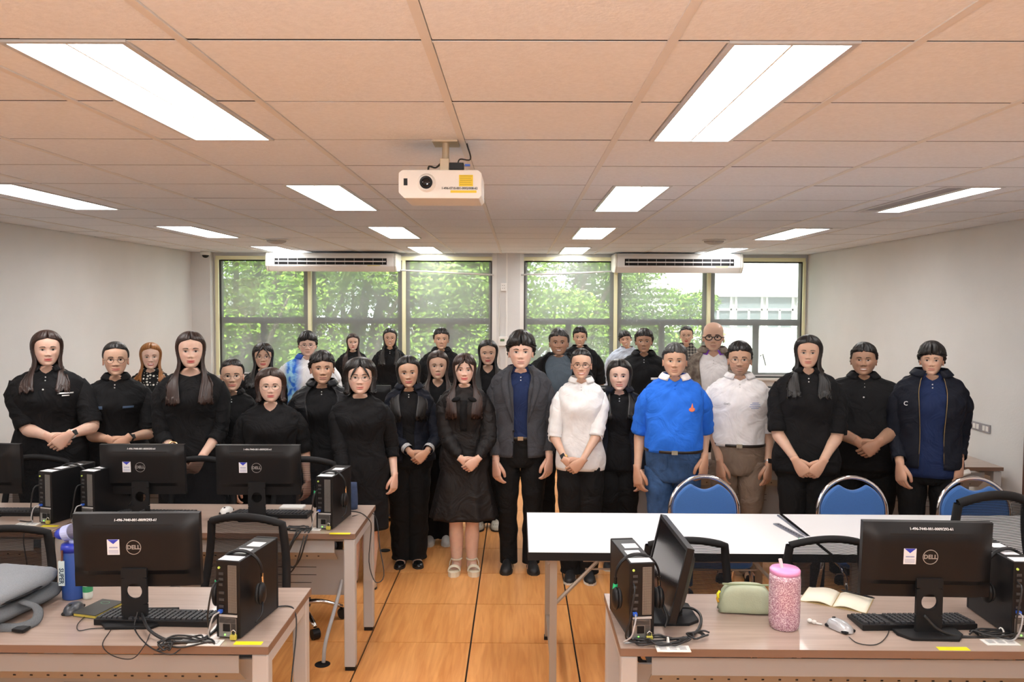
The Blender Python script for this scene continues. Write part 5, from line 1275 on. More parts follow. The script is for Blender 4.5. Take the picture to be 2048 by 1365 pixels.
        if hands and pose in ('side', 'left1', 'right1'):
            q = {-1: hands[0], 1: hands[1]}[s] if isinstance(hands[0], tuple) or hands[0] is None else None
            if q:
                hp = at_y(q[0], q[1], Y-(.24 if lower == 'dress' else .10)*bs); wr = np.array([hp.x-X, hp.y-Y, hp.z+.05*bs])
                wr[:2] = [wr[0]*math.cos(body_yaw)+wr[1]*math.sin(body_yaw), -wr[0]*math.sin(body_yaw)+wr[1]*math.cos(body_yaw)]
        dv = wr-sh; D = np.linalg.norm(dv); l1, l2 = L1, L2
        if D > (l1+l2)*.995: kf = D/((l1+l2)*.995); l1 *= kf; l2 *= kf
        a_ = (l1*l1-l2*l2+D*D)/(2*D); h_ = math.sqrt(max(l1*l1-a_*a_, 0)); u = dv/D
        pole = np.array([s*.55, .85, -.15]) if pose != 'side' else np.array([s*.12, 1, 0]); pole = nrm(pole-u*(pole @ u)); el = sh+u*a_+pole*h_
        path = smooth_path([sh, sh*.5+el*.5+pole*.004, el-(el-sh)*.06, el+(wr-el)*.06, el*.5+wr*.5, wr], 30)
        n = len(path); tt2 = np.linspace(0, 1, n); ra = np.interp(tt2, [0, .12, .35, .5, .62, .85, 1], [.030, .046, .042, .036, .037, .026, .0225])*armr
        B.tube(path, ra, 14, True, base)
        Bh = (MB());
        hand_mesh(B, path[-1]+nrm(wr-el)*.005, Fd, Pd, 1 if s < 0 else -1, bs*(1.0 if ft else 1.1), curl, base*np.array([1, .93, .9]))
        arms[s] = (path, ra, sh, el, wr)
    # ---------- legs
    legs = {}
    lsp = (.068 if ft else .095)*bs*(1+(bulk-1)*.6)
    for s in (-1, 1):
        hipp, kn, an = np.array([s*lsp, .005, .84*bs]), np.array([s*(lsp*.95), -.012*bs, .47*bs]), np.array([s*lsp*.85, .025*bs, .07*bs])
        path = smooth_path([hipp, (hipp+kn)/2+np.array([0, -.01, 0]), kn, (kn+an)/2+np.array([0, .018*bs, 0]), an, an*np.array([1, 1, .3])], 35)
        n = len(path); rl = np.interp(np.linspace(0, 1, n), [0, .2, .4, .5, .6, .8, .9, 1], [.088, .078, .058, .052, .056, .038, .038, .036])*bs*(1+(bulk-1)*.8)
        B.tube(path, rl, 16, True, base); legs[s] = (path, rl)
        # foot
        fy = np.linspace(.06, -.16, 9); FR = []
        for q, yv in enumerate(fy):
            w_ = [.020, .030, .032, .031, .033, .039, .042, .036, .018][q]*bs; h_ = [.04, .07, .075, .065, .05, .038, .03, .024, .014][q]*bs
            a = np.arange(12)*2*PI/12; FR.append([[an[0]+w_*math.cos(t)+s*.004*q*bs*.5, yv*bs+.02*bs, max(.012*bs, .012*bs+h_*.5+h_*.5*math.sin(t))] for t in a])
        B.grid(FR, True, True, True, base)
    B.build('body', m_skin, parent=r, smooth=True, vcol=True)
    # ---------- eyes, brows, teeth
    def face_y(x, z):  # front surface y for head coordinates (metres, unscaled)
        w_, f_, b_ = [np.interp(z, HTR[:, 0], HTR[:, c]) for c in (1, 2, 3)]; w_ = w_*wide; e = 2.35
        y = -f_*(1-np.clip(abs(x)/w_, 0, 1)**e)**(1/e); ax_ = abs(x)
        return y+.0075*G(ax_, .030, .015)*G(z, .112, .011)-.0022*G(ax_, .030, .020)*G(z, .131, .009)-.0045*G(ax_, .040, .015)*G(z, .086, .017)
    for s in (-1, 1):
        E_ = MB(); us = np.linspace(-1, 1, 17); vs = np.linspace(-1, 1, 9); P = []; CL = []
        for v in vs:
            row = []; cr_ = []
            for u in us:
                op = (.0064-(.0014 if smile > .6 else 0))*(1-abs(u)**2.2)*(1.0 if v > 0 else .85)
                x = s*(.0305)+u*.0162; z = .1115+v*op+s*u*.0012+.0005
                y = face_y(np.array(x), np.array(z))-.0022-.0022*(1-u*u)*(1-v*v*.5)
                row.append(HP(np.array([x, float(y), z])*hs))
                rr = math.hypot(u*.0162, v*op)
                c = (.008, .006, .005) if rr < .0062 else (.62, .58, .56)
                if v >= .62: c = (.010, .007, .006)
                if v <= -.95: c = tuple(base*.45)
                cr_.append(c)
            P.append(row); CL.append(cr_)
        E_.grid(P, col=np.array(CL)); E_.build('eye', m_eye, parent=r, smooth=True, vcol=True)
        K = MB(); P = []
        for v in (0, .5, 1):
            P.append([HP(np.array([s*(.0145+u*.034), float(face_y(np.array(s*(.0145+u*.034)), np.array(.128)))-.0034, .1300+.0042*math.sin(PI*u*.85)-.0035*u*u+(v-.5)*.0062*brow*(1-.6*u)])*hs) for u in np.linspace(0, 1, 9)])
        K.grid(P); K.build('eyebrow', HB if hm is not HO else HR, parent=r, smooth=True)
    if smile > .5 or mouthopen:
        K = MB(); P = []; mw_ = .017*(1+.25*smile)
        for v in (-1, -.3, .5, 1):
            P.append([HP(np.array([u*mw_, float(face_y(np.array(u*mw_), np.array(.048)))-.0062+.001*abs(v), .0485+smile*.006*u*u*.5+v*.0032*(1-u*u*.8)])*hs) for u in np.linspace(-1, 1, 11)])
        K.grid(P); K.build('teeth', m_teeth, parent=r, smooth=True)
    # ---------- glasses
    if glasses:
        gm, shape, thk = {'metal': (m_rim_g, .0, .0011), 'dark': (m_rim_d, 0, .0016), 'thick': (m_rim_d, 0, .0038), 'round': (m_rim_d, 1, .0013)}[glasses]
        Gm = MB(); gr = .0205
        for s in (-1, 1):
            a = np.linspace(0, 2*PI, 25); P = []
            for t in a:
                ex = 1.22 if glasses in ('metal', 'dark', 'thick') else 1.0
                P.append(HP(np.array([s*.0335+gr*ex*math.cos(t)*(1 if abs(math.cos(t)) < .8 else 1), -.1005+.006*abs(s*.0335+gr*math.cos(t))/.05, .108+gr*.86*math.sin(t)])*hs))
            Gm.tube(P, thk*hs*1.0, 6, False)
            Gm.tube([HP(np.array(q)*hs) for q in [(s*.058, -.096, .113), (s*.0745*wide, -.075, .112), (s*.0765*wide, .0, .108)]], thk*hs, 6)
        Gm.tube([HP(np.array(q)*hs) for q in [(-.011, -.1015, .112), (0, -.104, .115), (.011, -.1015, .112)]], thk*hs, 6)
        Gm.build('glasses', gm, parent=r, smooth=True)
    # ---------- hair
    if hair != 'bald':
        nb = 84; 
        prof = {'long': 1, 'tied': 0, 'short': 0, 'volume': 0, 'curly': 0, 'bob': 1}[hair]
        ttp = th_top; thk_s = {'long': .016, 'bob': .020, 'tied': .007, 'short': .008, 'volume': .018, 'curly': .012}[hair]; thk_s += hair_w
        thk_b = .016 if prof else .012; thk_f = {'volume': .016, 'curly': .012, 'short': .008}.get(hair, .008)
        zl = {'bob': .01, 'long': -hair_len}.get(hair, .03 if hair != 'tied' else .03)
        hd_ = .095+ttp; zz = np.concatenate([.13+hd_*np.cos(np.linspace(.02, PI/2, 26)), np.linspace(.127, .02, 24)])
        if zl < .02: zz = np.concatenate([zz, np.linspace(.016, zl, int(3+(0.02-zl)/.009))])
        else: zz = zz[zz > zl]
        # opening half angle by height (deg of section parameter)
        fz = fringe*.03
        if prof: zo, oo = [-.5, -.20, -.10, -.03, .03, .08, .12, .15, .168-fz, .180-fz, .189-fz, .21], [22, 24, 32, 50, 64, 73, 73, 66, 50, 32, 0, 0]
        elif hair == 'tied': zo, oo = [.02, .045, .06, .10, .12, .15, .172, .184, .194, .21], [150, 140, 120, 100, 84, 72, 56, 36, 0, 0]
        else: zo, oo = [.02, .045, .075, .095, .118, .14, .156-fz, .167-fz, .180-fz, .21], [150, 135, 118, 92, 84, 76, 66, 48, 0, 0]
        hk = int(np.argmax(oo)); P = []; CL = []; u = np.linspace(0, 1, nb)
        for i, z in enumerate(zz):
            op = math.radians(np.interp(z, zo, oo))
            t_ = op+(2*PI-2*op)*u
            zr_ = z
            zr_ = min(max(zr_, .035), .2248)
            w_, f_, b_ = [float(np.interp(zr_, HTR[:, 0], HTR[:, c])) for c in (1, 2, 3)]; w_ *= wide*(1+(fat-1)*.5*math.exp(-((zr_-.06)/.06)**2))
            if prof and z < .10: 
                kq = min(1, (.10-z)/.10); w_ = w_*(1-kq)+(.066*wide+.045*min(1, max(0, -z/.10)))*kq; f_ = f_*(1-kq)+.070*kq; b_ = b_*(1-kq)+.085*kq
            edge = np.clip(np.minimum(u, 1-u)/.06, 0, 1)**.5 if op > 0.02 else np.ones(nb)
            k1 = 1.0; dome = 1.0
            if z > .13:
                w_, f_, b_ = .0715*wide, .0868, .0975; dome = max(0, 1-((z-.13)/hd_)**2.25)**(1/2.05)
            adeg = np.degrees(np.minimum(t_, 2*PI-t_)); zhl = (0 if prof else .006)*np.sin(u*2*PI*17)*np.sin(u*2*PI*7+1)+np.interp(-adeg, [-q for q in oo[::-1]][::1] if False else -np.array(oo[hk:], float), np.array(zo[hk:], float))
            edge = edge*np.where(z > .10, np.clip((z-zhl)/.028, 0.03, 1)**.6, 1)
            side = abs(np.sin(t_)); bk_ = np.clip(-np.cos(t_), 0, 1); frn = np.clip(np.cos(t_), 0, 1)
            toff = (thk_s*side**2+thk_b*bk_**2+thk_f*frn**2)*k1*edge+.0015
            strand = (.0016*np.sin(u*2*PI*23+rs_.uniform(0, 1)*0+3*np.sin(i*.07))+.0010*np.sin(u*2*PI*57+i*.11))*(1 if prof else 1.3)*k1
            if hair == 'curly': strand = strand+.005*np.sin(u*2*PI*16+i*1.1)*np.sin(i*.75)*k1
            if hair in ('short', 'volume'): strand = strand+(.0030*np.sin(u*2*PI*11+i*.35+2*np.sin(i*.3))+.0022*np.sin(u*2*PI*29+i*.9)+.004*np.sin(u*2*PI*3+i*.25+cx))*k1
            if prof and part is not None and z > .16: toff = toff-.009*np.exp(-((np.sin(t_)*w_-part*.02)/.006)**2)*(np.cos(t_) > 0)*k1
            toff = toff+strand*edge
            if prof and z < .0: toff = toff+.012*min(1, -z/.15)*(.5+.5*bk_)+0
            x, y = sec(t_, (w_+toff)*dome, (f_+toff)*dome, (b_+toff)*dome, 2.15)
            zz_ = np.full(nb, z)
            if prof and i > len(zz)-6: zz_ = zz_+.010*np.sin(u*70+rs_.uniform(0, 6))+.006*np.sin(u*171)
            if not prof and hair != 'tied':
                nearh = np.clip(1-(z-zhl)/.03, 0, 1)*(z > .09)*np.clip((z-zhl)/.004+1, 0, 1); zz_ = zz_-nearh*(.007+.006*fringe)*(.5+.5*np.sin(u*2*PI*31+np.sin(u*40)*2))
            P.append(np.stack([x, y, zz_], -1)*hs)
            CL.append(np.stack([u, np.full(nb, (.24-z)/.45), np.zeros(nb)], -1))
        P = np.array(P); Pw = HP(P)
        # straight fall below the chin: follow shoulders/chest instead of head rotation
        low = np.clip((.02*hs-P[..., 2])/(.08*hs), 0, 1)[..., None]; Pw = Pw*(1-low)+(P+hoff)*low
        ofs = .024+(.018 if jacket else 0)
        zq = Pw[..., 2]; tq = np.interp(zq, TZ[:], np.arange(NT)); q = interp_tab(T, tq); axx = np.clip(abs(Pw[..., 0])/(q[..., 1]+.01), 0, .999)
        e = 2.35; yf = -(q[..., 2]+ofs)*(1-axx**e)**(1/e); yb = (q[..., 3]+ofs)*(1-axx**e)**(1/e)
        if ft: yf = yf-.016*bs*np.exp(-((zq/bs-1.235)/.045)**2)*np.exp(-((abs(Pw[..., 0])/bs-.072)/.045)**2)
        inz = zq < TZ[-1]-.0
        fm = inz & (Pw[..., 1] < .01) & (abs(Pw[..., 0]) < q[..., 1]*.97); Pw[..., 1] = np.where(fm, np.minimum(Pw[..., 1], yf-.004), Pw[..., 1])
        bm_ = inz & (Pw[..., 1] >= .01); Pw[..., 1] = np.where(bm_, np.maximum(Pw[..., 1], yb), Pw[..., 1])
        if prof:
            lowr = (zz < .0)
            for _ in range(6):
                yy = Pw[..., 1].copy(); yy[1:-1] = .25*yy[:-2]+.5*yy[1:-1]+.25*yy[2:]
                Pw[lowr, :, 1] = yy[lowr]; Pw[..., 1] = np.where(fm, np.minimum(Pw[..., 1], yf-.004), Pw[..., 1]); Pw[..., 1] = np.where(bm_, np.maximum(Pw[..., 1], yb), Pw[..., 1])
        Hm = MB(); Hm.grid(Pw, col=np.array(CL), flip=True); ho = Hm.build('hair', hm, parent=r, smooth=True, vcol=True)
        so = ho.modifiers.new('solid', 'SOLIDIFY'); so.thickness = .006*hs; so.offset = -1
        if hair == 'tied':
            Hm = MB(); Hm.ell(HP(np.array([.0, .098, .15])*hs), (.03*hs, .028*hs, .03*hs), 16, 10); Hm.build('hair_bun', hm, parent=r, smooth=True)
        if fringe and prof:   # swept fringe strands
            for s in (-1, 1):
                pth = [HP(np.array(q)*hs) for q in [(s*.004, -.074, .205), (s*.028, -.088, .172), (s*.050, -.078, .135), (s*.064, -.062, .10)]]
                MBf = MB().tube(smooth_path(pth, 14), np.interp(np.linspace(0, 1, 13), [0, .5, 1], [.006, .013, .004])*hs, 8, True, None, .35).build('fringe', hm, parent=r, smooth=True)
    # ---------- garments
    wr_ = lambda th_, t_, a: a*(np.sin(3*th_+t_*.5)*np.sin(t_*.33+th_)+.6*np.sin(7*th_-t_*.8))
    def torso_garment(name, m_, off, t_lo, hem_off=0, neckline='v', depth=2.5, width=.9, open_=None, flare=0, zhem=None, n=72, mi=None, tmax=None, collar_t=None):
        u = np.linspace(0, 1, n, endpoint=not (open_ is None)) if open_ is not None else np.arange(n)/n
        K = 46; rowsP = []
        tN = NT-1 if tmax is None else tmax
        for k_ in range(K):
            v = k_/(K-1)
            if open_ is not None:
                o_ = open_(v); t_ = o_+(2*PI-2*o_)*u
            else: t_ = 2*PI*u
            ang = np.minimum(t_ % (2*PI), 2*PI-t_ % (2*PI))
            nl = tN-0.0-(depth*3)*np.clip(1-ang/width, 0, 1)**(1.0 if neckline == 'v' else .5) if neckline != 'none' else np.full(n, tN)
            tv = t_lo+(nl-t_lo)*v
            o2 = off+wr_(t_, tv, .0034 if off < .02 else .0042)*np.clip((nl-tv)/6, 0, 1)+hem_off*np.clip(1-tv/14, 0, 1)
            p = S(t_, tv, 0); p2 = S(t_, tv, 1.0); q = p+(p2-p)*o2[:, None]
            rowsP.append(q)
        rowsP = np.array(rowsP)
        if zhem is not None:  # extend below the table
            z0 = rowsP[0][:, 2].mean(); ext = []
            for k_ in range(14, 0, -1):
                f_ = k_/14; rr = rowsP[0].copy(); fl_ = 1+flare*f_; rr[:, 0] *= fl_; rr[:, 1] *= fl_; 
                rr[:, 0] += .010*f_*np.sin(u*2*PI*9)*flare*2; rr[:, 1] += .012*f_*np.cos(u*2*PI*9)*flare*2
                rr[:, 2] = z0+(zhem-z0)*f_+(rr[:, 2]-z0)*(1-f_); ext.append(rr)
            rowsP = np.concatenate([np.array(ext), rowsP])
        g = MB().grid(rowsP, open_ is None); o = g.build(name, m_, parent=r, smooth=True, fixn=False)
        so = o.modifiers.new('solid', 'SOLIDIFY'); so.thickness = .004; so.offset = -1
        return o
    def sleeves(name, m_, off, upto, cuff=0, cuffm=None, puff=0):
        for s in (-1, 1):
            path, ra, sh, el, wr2 = arms[s]; n = len(path); k_ = max(3, int(n*upto)); inner = np.array([s*(shw-.06*bs), .004, shz+.002*bs])
            P = np.vstack([inner, path[:k_]]); q = np.linspace(0, 1, k_+1)
            rr = np.concatenate([[.033*armr, .042*armr], np.maximum(ra[1:k_], np.interp(np.arange(1, k_), [0, 4, 8], [.045*armr, .047*armr, 0]))])+off*np.concatenate([[.2, .2, .6], np.ones(k_-2)])
            rr = rr+.0028*np.sin(np.arange(k_+1)*1.9+s)+.0018*np.sin(np.arange(k_+1)*3.3)+puff*np.sin(PI*q)**.7*.012+ (.007*bs*q if upto < .6 else 0)
            rr[-1] *= .99
            if puff: rr[-2:] -= .008
            # smooth cloth folds round the section
            o = MB().tube(P, rr, 20, False).build(name, m_, parent=r, smooth=True, fixn=False)
            so = o.modifiers.new('solid', 'SOLIDIFY'); so.thickness = .004; so.offset = -1
            if cuff: 
                pe = path[max(0, k_-3):k_]; MB().tube(pe, ra[max(0, k_-3):k_]+off+.006, 20, False).build('cuff', cuffm or m_, parent=o, smooth=True)
            if s == -1 and upto < .6 and top is C_BLUE: MB().tube(path[k_-2:k_], rr[-2:]+.001, 20, False).build('trim', C_WHITE, parent=o, smooth=True)
    def collar_obj(m_, off, opening, h=.032, name='collar', parent=None, tip=.022, drop=4.5):
        u = np.linspace(0, 1, 41); t_ = opening+(2*PI-2*opening)*u; ang = np.minimum(t_, 2*PI-t_)
        fr = np.clip(1-(ang-opening)/1.3, 0, 1)
        tN = NT-1
        P = []
        for v in (0, .25, .5, .75, 1):   # from outer low edge to top inside
            tv = tN-.2-(1-v)*(drop+fr*drop*.45)-(fr**2)*1.6*1
            p = S(t_, tv, 0); p2 = S(t_, tv, 1); q = p+(p2-p)*(off+.005*math.sin(PI*(v*.8+.15)))
            q[:, 2] += .006*v*bs*(1-fr*.5)
            P.append(q)
        o = MB().grid(np.array(P)).build(name, m_, parent=parent or r, smooth=True, fixn=False)
        so = o.modifiers.new('solid', 'SOLIDIFY'); so.thickness = .003; return o
    t_of = lambda z: float(np.interp(z*bs, TZ, np.arange(NT)))
    upto = {'short': .42, 'long': .985, 'elbow': .56, 'rolled': .60, 'forearm': .8}[sleeve]
    dvn = {'v': 2.6, 'deepv': 4.2, 'round': 1.1, 'scoop': 2.4, 'polo': 2.8, 'shirt': 2.4}[neck]+vneck; wdn = {'v': .75, 'deepv': .75, 'round': 1.3, 'scoop': 1.0, 'polo': .62, 'shirt': .6}[neck]
    if neck == 'scoop': nlt = 'u'
    else: nlt = 'v' if neck in ('v', 'deepv', 'polo', 'shirt') else 'u'
    isdress = lower in ('dress', 'skirtdress')
    tucked = lower in ('belt', 'belt_khaki')
    t_low = t_of(.955) if tucked else t_of(.80)
    zhem = {'dress': .43, 'skirtdress': .42}.get(lower)
    if jacket: upto_in = None
    shirt = torso_garment('dress' if isdress else 'shirt', top, .007+(.006 if not ft else .004), t_low if not isdress else 0, .010 if not tucked else .004, nlt, dvn, wdn, flare=(.42 if lower == 'skirtdress' else .02), zhem=zhem*bs if zhem else None)
    if not jacket: sleeves('sleeve', top, .009 if ft else .011, upto, cuff=(sleeve == 'rolled'), puff=(1 if extra == 'bow' else 0))
    if neck in ('polo', 'shirt'):
        co = collar_obj(collar or top, .016, .30)
        tb = np.linspace(NT-1-dvn*3-6, NT-1-dvn*3, 7)
        pk = S(np.zeros(7), tb, 0); 
        for q in (1, 4): 
            c_ = pk[q]+np.array([0, -.019, 0]); MB().ell(c_, (.0045, .002, .0045), 10, 6).build('button', m_btn if top in (C_WHITE, C_WHITEP, C_DNAVY, C_BLK) else top, parent=shirt, smooth=True)
        MB().grid([[pk[i]+np.array([x, -.0145 if ft else -.0165, 0]) for x in (-.014, .014)] for i in range(7)]).build('placket', top, parent=shirt, smooth=True)
    if jacket:
        jm, jo, jl, jtype = jacket   # material, opening half-angle at hem, hem z, type
        def op(v): return jo*(1-.0*v)+{'blazer': (.32-.0)*max(0, (v-.55)/.45)*.9, 'zip': .12*max(0, (v-.7)/.3), 'coat': .25*v}[jtype]
        jk = torso_garment('jacket', jm, .026, t_of(jl), .014, 'none', open_=op, tmax=NT-2.2)
        # jacket sleeves
        sleeves('jacket_sleeve', jm, .012, .96 if sleeve != 'elbow' else .9, cuff=1 if extra in ('checked', 'bomber') else 0, cuffm=C_CUFF if extra == 'checked' else None)
        if jtype == 'blazer':
            for s in (-1, 1):
                P = []
                for v in np.linspace(0, 1, 12):
                    tv = t_of(1.08)+(NT-3-t_of(1.08))*v; wl = .035+.22*math.sin(PI*min(1, v*1.05))**.8
                    a0 = jo+.29*max(0, v*.9)+.02; row = []
                    for w2 in (0, .33, .66, 1):
                        aa_ = s*(a0+wl*w2); p = S(np.array([aa_]), np.array([tv]), 0)[0]; p2 = S(np.array([aa_]), np.array([tv]), 1)[0]; row.append(p+(p2-p)*(.037+.004*math.sin(PI*w2)))
                    P.append(row)
                lo_ = MB().grid(P).build('lapel', jm, parent=jk, smooth=True, fixn=False); so = lo_.modifiers.new('s', 'SOLIDIFY'); so.thickness = .003
            for zz2 in (1.02, .94):
                p = S(np.array([-jo-.05]), np.array([t_of(zz2)]), 0)[0]; MB().ell(p+np.array([0, -.034, 0]), (.009, .003, .009), 12, 6).build('button', m_blackm, parent=jk, smooth=True)
        else:
            collar_obj(jm, .034, max(.3, jo*.9), name='jacket_collar', parent=jk, drop=5)
            for s in (-1, 1):
                tvs = np.linspace(t_of(jl)+.5, NT-7, 16); pz = []
                for i, tv in enumerate(tvs):
                    v = (tv-t_of(jl))/(NT-2.2-t_of(jl)); aa_ = s*(op(v)+.01); p = S(np.array([aa_]), np.array([tv]), 0)[0]; p2 = S(np.array([aa_]), np.array([tv]), 1)[0]; pz.append(p+(p2-p)*.031)
                if jtype == 'zip': MB().tube(pz, .0022, 6).build('zip', mat('zip_brass', (.35, .25, .12), .35, metal=.7), parent=jk, smooth=True)
    # ---------- lower body
    if not isdress:
        t1_ = t_of(.99); thv = np.arange(48)*2*PI/48; P = []
        for t_ in np.linspace(0, t1_, 10): 
            p = S(thv, np.full(48, t_), 0); p2 = S(thv, np.full(48, t_), 1); P.append(p+(p2-p)*(.006 if not tucked else .010))
        tr = MB(); 
        bot = P[0].copy(); bot[:, :2] *= .9; bot[:, 2] -= .03*bs
        tr.grid([bot]+P, True, True, False)
        for s in (-1, 1):
            path, rl = legs[s]; n = len(path); kk = int(n*(.90 if lower != 'capri' else .8)); wleg = {'trousers': .012, 'wide': .03, 'belt': .014, 'belt_khaki': .016, 'slim': .007, 'capri': .02}[lower]*bs
            rr = rl[:kk]+wleg*np.linspace(.8, 1.6 if lower in ('wide',) else 1.1, kk)+.0025*np.sin(np.arange(kk)*1.3)
            rr = np.maximum(rr, rl[0]*(.62 if lower == 'slim' else .72)); tr.tube(path[:kk], rr, 20, True)
        lo2 = tr.build('trousers', low_m, parent=r, smooth=True)
        if tucked:
            t_ = t_of(.965); P = []
            for dt, o_ in ((-.45, .014), (-.4, .017), (.4, .017), (.45, .014)):
                p = S(thv, np.full(48, t_+dt), 0); p2 = S(thv, np.full(48, t_+dt), 1); P.append(p+(p2-p)*o_)
            be = MB().grid(P, True).build('belt', mat('belt_leather', (.02, .015, .012), .35), parent=r, smooth=True)
            p = S(np.array([0.]), np.array([t_]), 0)[0]; MB().bx(-.02, .02, p[1]-.024, p[1]-.016, p[2]-.014, p[2]+.014).build('buckle', mat('buckle_metal', (.35, .30, .22), .25, metal=.9), parent=be)
    # ---------- shoes
    for s in (-1, 1):
        an = legs[s][0][-1]; x0 = s*lsp*.85
        if shoe == 'none': continue
        fy = np.linspace(.078, -.185, 13); FR = []; op_top = shoe in ('flat', 'sandal', 'heel')
        sm_ = shoe_m; PS = []
        for q, yv in enumerate(fy):
            w_ = np.interp(q, [0, 1, 3, 6, 8, 10, 11, 12], [.018, .032, .037, .036, .043, .042, .034, .016])*bs; h_ = np.interp(q, [0, 2, 4, 6, 8, 10, 12], [.06, .085, .085, .068, .052, .042, .022] if not op_top else [.05, .055, .035, .026, .036, .034, .018])*bs
            a = np.linspace(-.15, PI+.15, 13)
            PS.append([[x0+w_*math.cos(t)+s*.0018*q*bs, yv*bs+.018*bs, .012*bs+h_*max(0, math.sin(t))**.75] for t in a])
        sm2 = mat('sole_'+('white' if shoe in ('slipon', 'flat_w', 'sandal') else 'dark'), (.7, .68, .62) if shoe in ('slipon', 'flat_w', 'sandal') else (.02, .02, .02), .6)
        if shoe == 'sandal':
            so_ = MB(); out = [[x0+np.interp(q, [0, 1, 3, 6, 8, 10, 11, 12], [.016, .032, .037, .036, .044, .043, .036, .018])*bs*sg+s*.0018*q*bs, fy[q]*bs+.018*bs] for sg, rng in ((1, range(13)), (-1, range(12, -1, -1))) for q in rng]
            sh_ = so_.poly(out, 0, .038*bs, axis='z').build('shoe', shoe_m, parent=r)
            for yv, ww, hh in ((-.115, .047, .045), (-.135, .045, .042), (.0, .040, .075)):
                a = np.linspace(-.1, PI+.1, 13); MB().tube([[x0+s*.0018*9*bs+ww*bs*math.cos(t), yv*bs+.018*bs+.0, .03*bs+hh*bs*max(0, math.sin(t))] for t in a], .013*bs, 6, True, None, .3).build('strap', shoe_m, parent=sh_, smooth=True)
            MB().tube([[x0+.038*bs*math.cos(t), .02*bs+.045*bs*math.sin(t), .09*bs] for t in np.linspace(0, 2*PI, 17)], .007*bs, 6, False).build('ankle_strap', shoe_m, parent=sh_, smooth=True)
        else:
            sh_ = MB().grid(np.array(PS), False, True, True).build('shoe', shoe_m, parent=r, smooth=True)
            so_ = MB(); out = [[x0+np.interp(q, [0, 1, 3, 6, 8, 10, 11, 12], [.019, .034, .039, .038, .045, .044, .036, .018])*bs*sg+s*.0018*q*bs, fy[q]*bs+.018*bs] for sg, rng in ((1, range(13)), (-1, range(12, -1, -1))) for q in rng]
            so_.poly(out, 0, .016*bs, axis='z').build('sole', sm2, parent=sh_)
            if shoe == 'flat' and shoe_m.name.startswith('tan'):
                MB().bx(x0+s*.012*bs-.018, x0+s*.012*bs+.018, -.16*bs, -.125*bs, .046*bs, .050*bs).build('buckle', mat('pale_buckle', (.6, .5, .3), .3, metal=.5), parent=sh_)
            if shoe == 'clog':
                for q in range(6): MB().ell((x0+s*.012*bs+(q % 3-1)*.016, (-.10-.025*(q//3))*bs, .052*bs), (.004, .004, .003), 8, 5).build('vent', m_dark, parent=sh_)
    r['_info'] = 0; del r['_info']
    pe = Person(); pe.r, pe.S, pe.t_of, pe.arms, pe.bs, pe.hs, pe.shirt, pe.HP, pe.NT, pe.X, pe.Y = r, S, t_of, arms, bs, hs, shirt, HP, NT, X, Y
    return pe
def wpos(pe, th_, z, off):   # point on the garment
    t = np.array([pe.t_of(z)]); a = np.array([th_]); p = pe.S(a, t, 0)[0]; p2 = pe.S(a, t, 1)[0]; return p+(p2-p)*off
def watch(pe, s, m_strap, m_face=None, sq=.020, k=-2):
    path, ra, sh, el, wr_ = pe.arms[s]; d_ = nrm(path[-1]-path[-4]); c = path[-2]; rr = ra[-2]+.003
    A = nrm(np.cross(d_, (0, 1, 0))); Bv = np.cross(d_, A); t = np.linspace(0, 2*PI, 17)
    P = [[c+rr*(math.cos(a)*A+math.sin(a)*Bv)+d_*o_ for a in t] for o_ in (-.010, -.0095, .0095, .010)]
    w_ = MB().grid(P).build('watch_strap', m_strap, parent=pe.r, smooth=True, solid=.002)
    out = nrm(np.array([s*.35, -1, .3])); out = nrm(out-d_*(out @ d_)); q = c+out*rr; Zr = np.stack([np.cross(out, d_), d_, out], 1)
    f = MB().box(q+out*.003, (sq*1.6, sq*1.7, .008), Zr).build('watch_case', m_face or m_black, parent=w_, bevel=.003)
def patch(pe, th0, z0, w_, h_, m_, name='badge', off=.017, shape=None, parent=None, n=6):
    P = []
    for v in np.linspace(-.5, .5, n):
        row = []
        for u in np.linspace(-.5, .5, n):
            sc_ = 1 if shape is None else shape(v)
            c = wpos(pe, th0, z0, 0); a = th0+u*w_*sc_/.12/pe.bs; row.append(wpos(pe, a, z0+v*h_/pe.bs, off))
        P.append(row)
    return MB().grid(P).build(name, m_, parent=parent or pe.shirt, smooth=True, solid=-.0008)
def chest_text(pe, th0, z0, txt, size, m_, off=.020, yaw=0, parent=None):
    p = wpos(pe, th0, z0, off); a = wpos(pe, th0+.06, z0, off); ang = math.atan2(a[1]-p[1], a[0]-p[0])
    p2 = wpos(pe, th0, z0+.04, off); tl = math.atan2(p2[1]-p[1], p2[2]-p[2])
    return text_mesh(txt, size, m_, 'lettering', .0006, parent or pe.shirt, tuple(p), (PI/2-tl, 0, ang), 1, .0003)
SK_L = (.72, .48, .375); SK_M = (.62, .395, .285); SK_T = (.55, .335, .23); SK_D = (.41, .235, .155)
LR = (.50, .06, .07); LP = (.58, .20, .17); LM = (.42, .19, .15)
TAN = mat('tan_flats', (.50, .33, .20), .5); CREAM = mat('cream_sandal', (.72, .66, .52), .5); WSHOE = mat('white_pumps', (.62, .62, .60), .4); CLOG = mat('clog_beige', (.55, .51, .42), .5); BSHOE = mat('black_shoe', (.012, .012, .013), .5); BPAT = mat('black_patent', (.01, .01, .01), .2); GSHOE = mat('pale_green_sneaker', (.45, .50, .36), .6)
GOLD = mat('gold', (.75, .5, .25), .2, metal=1)
m_badge = mat('badge_blue', (.05, .09, .16), .6)
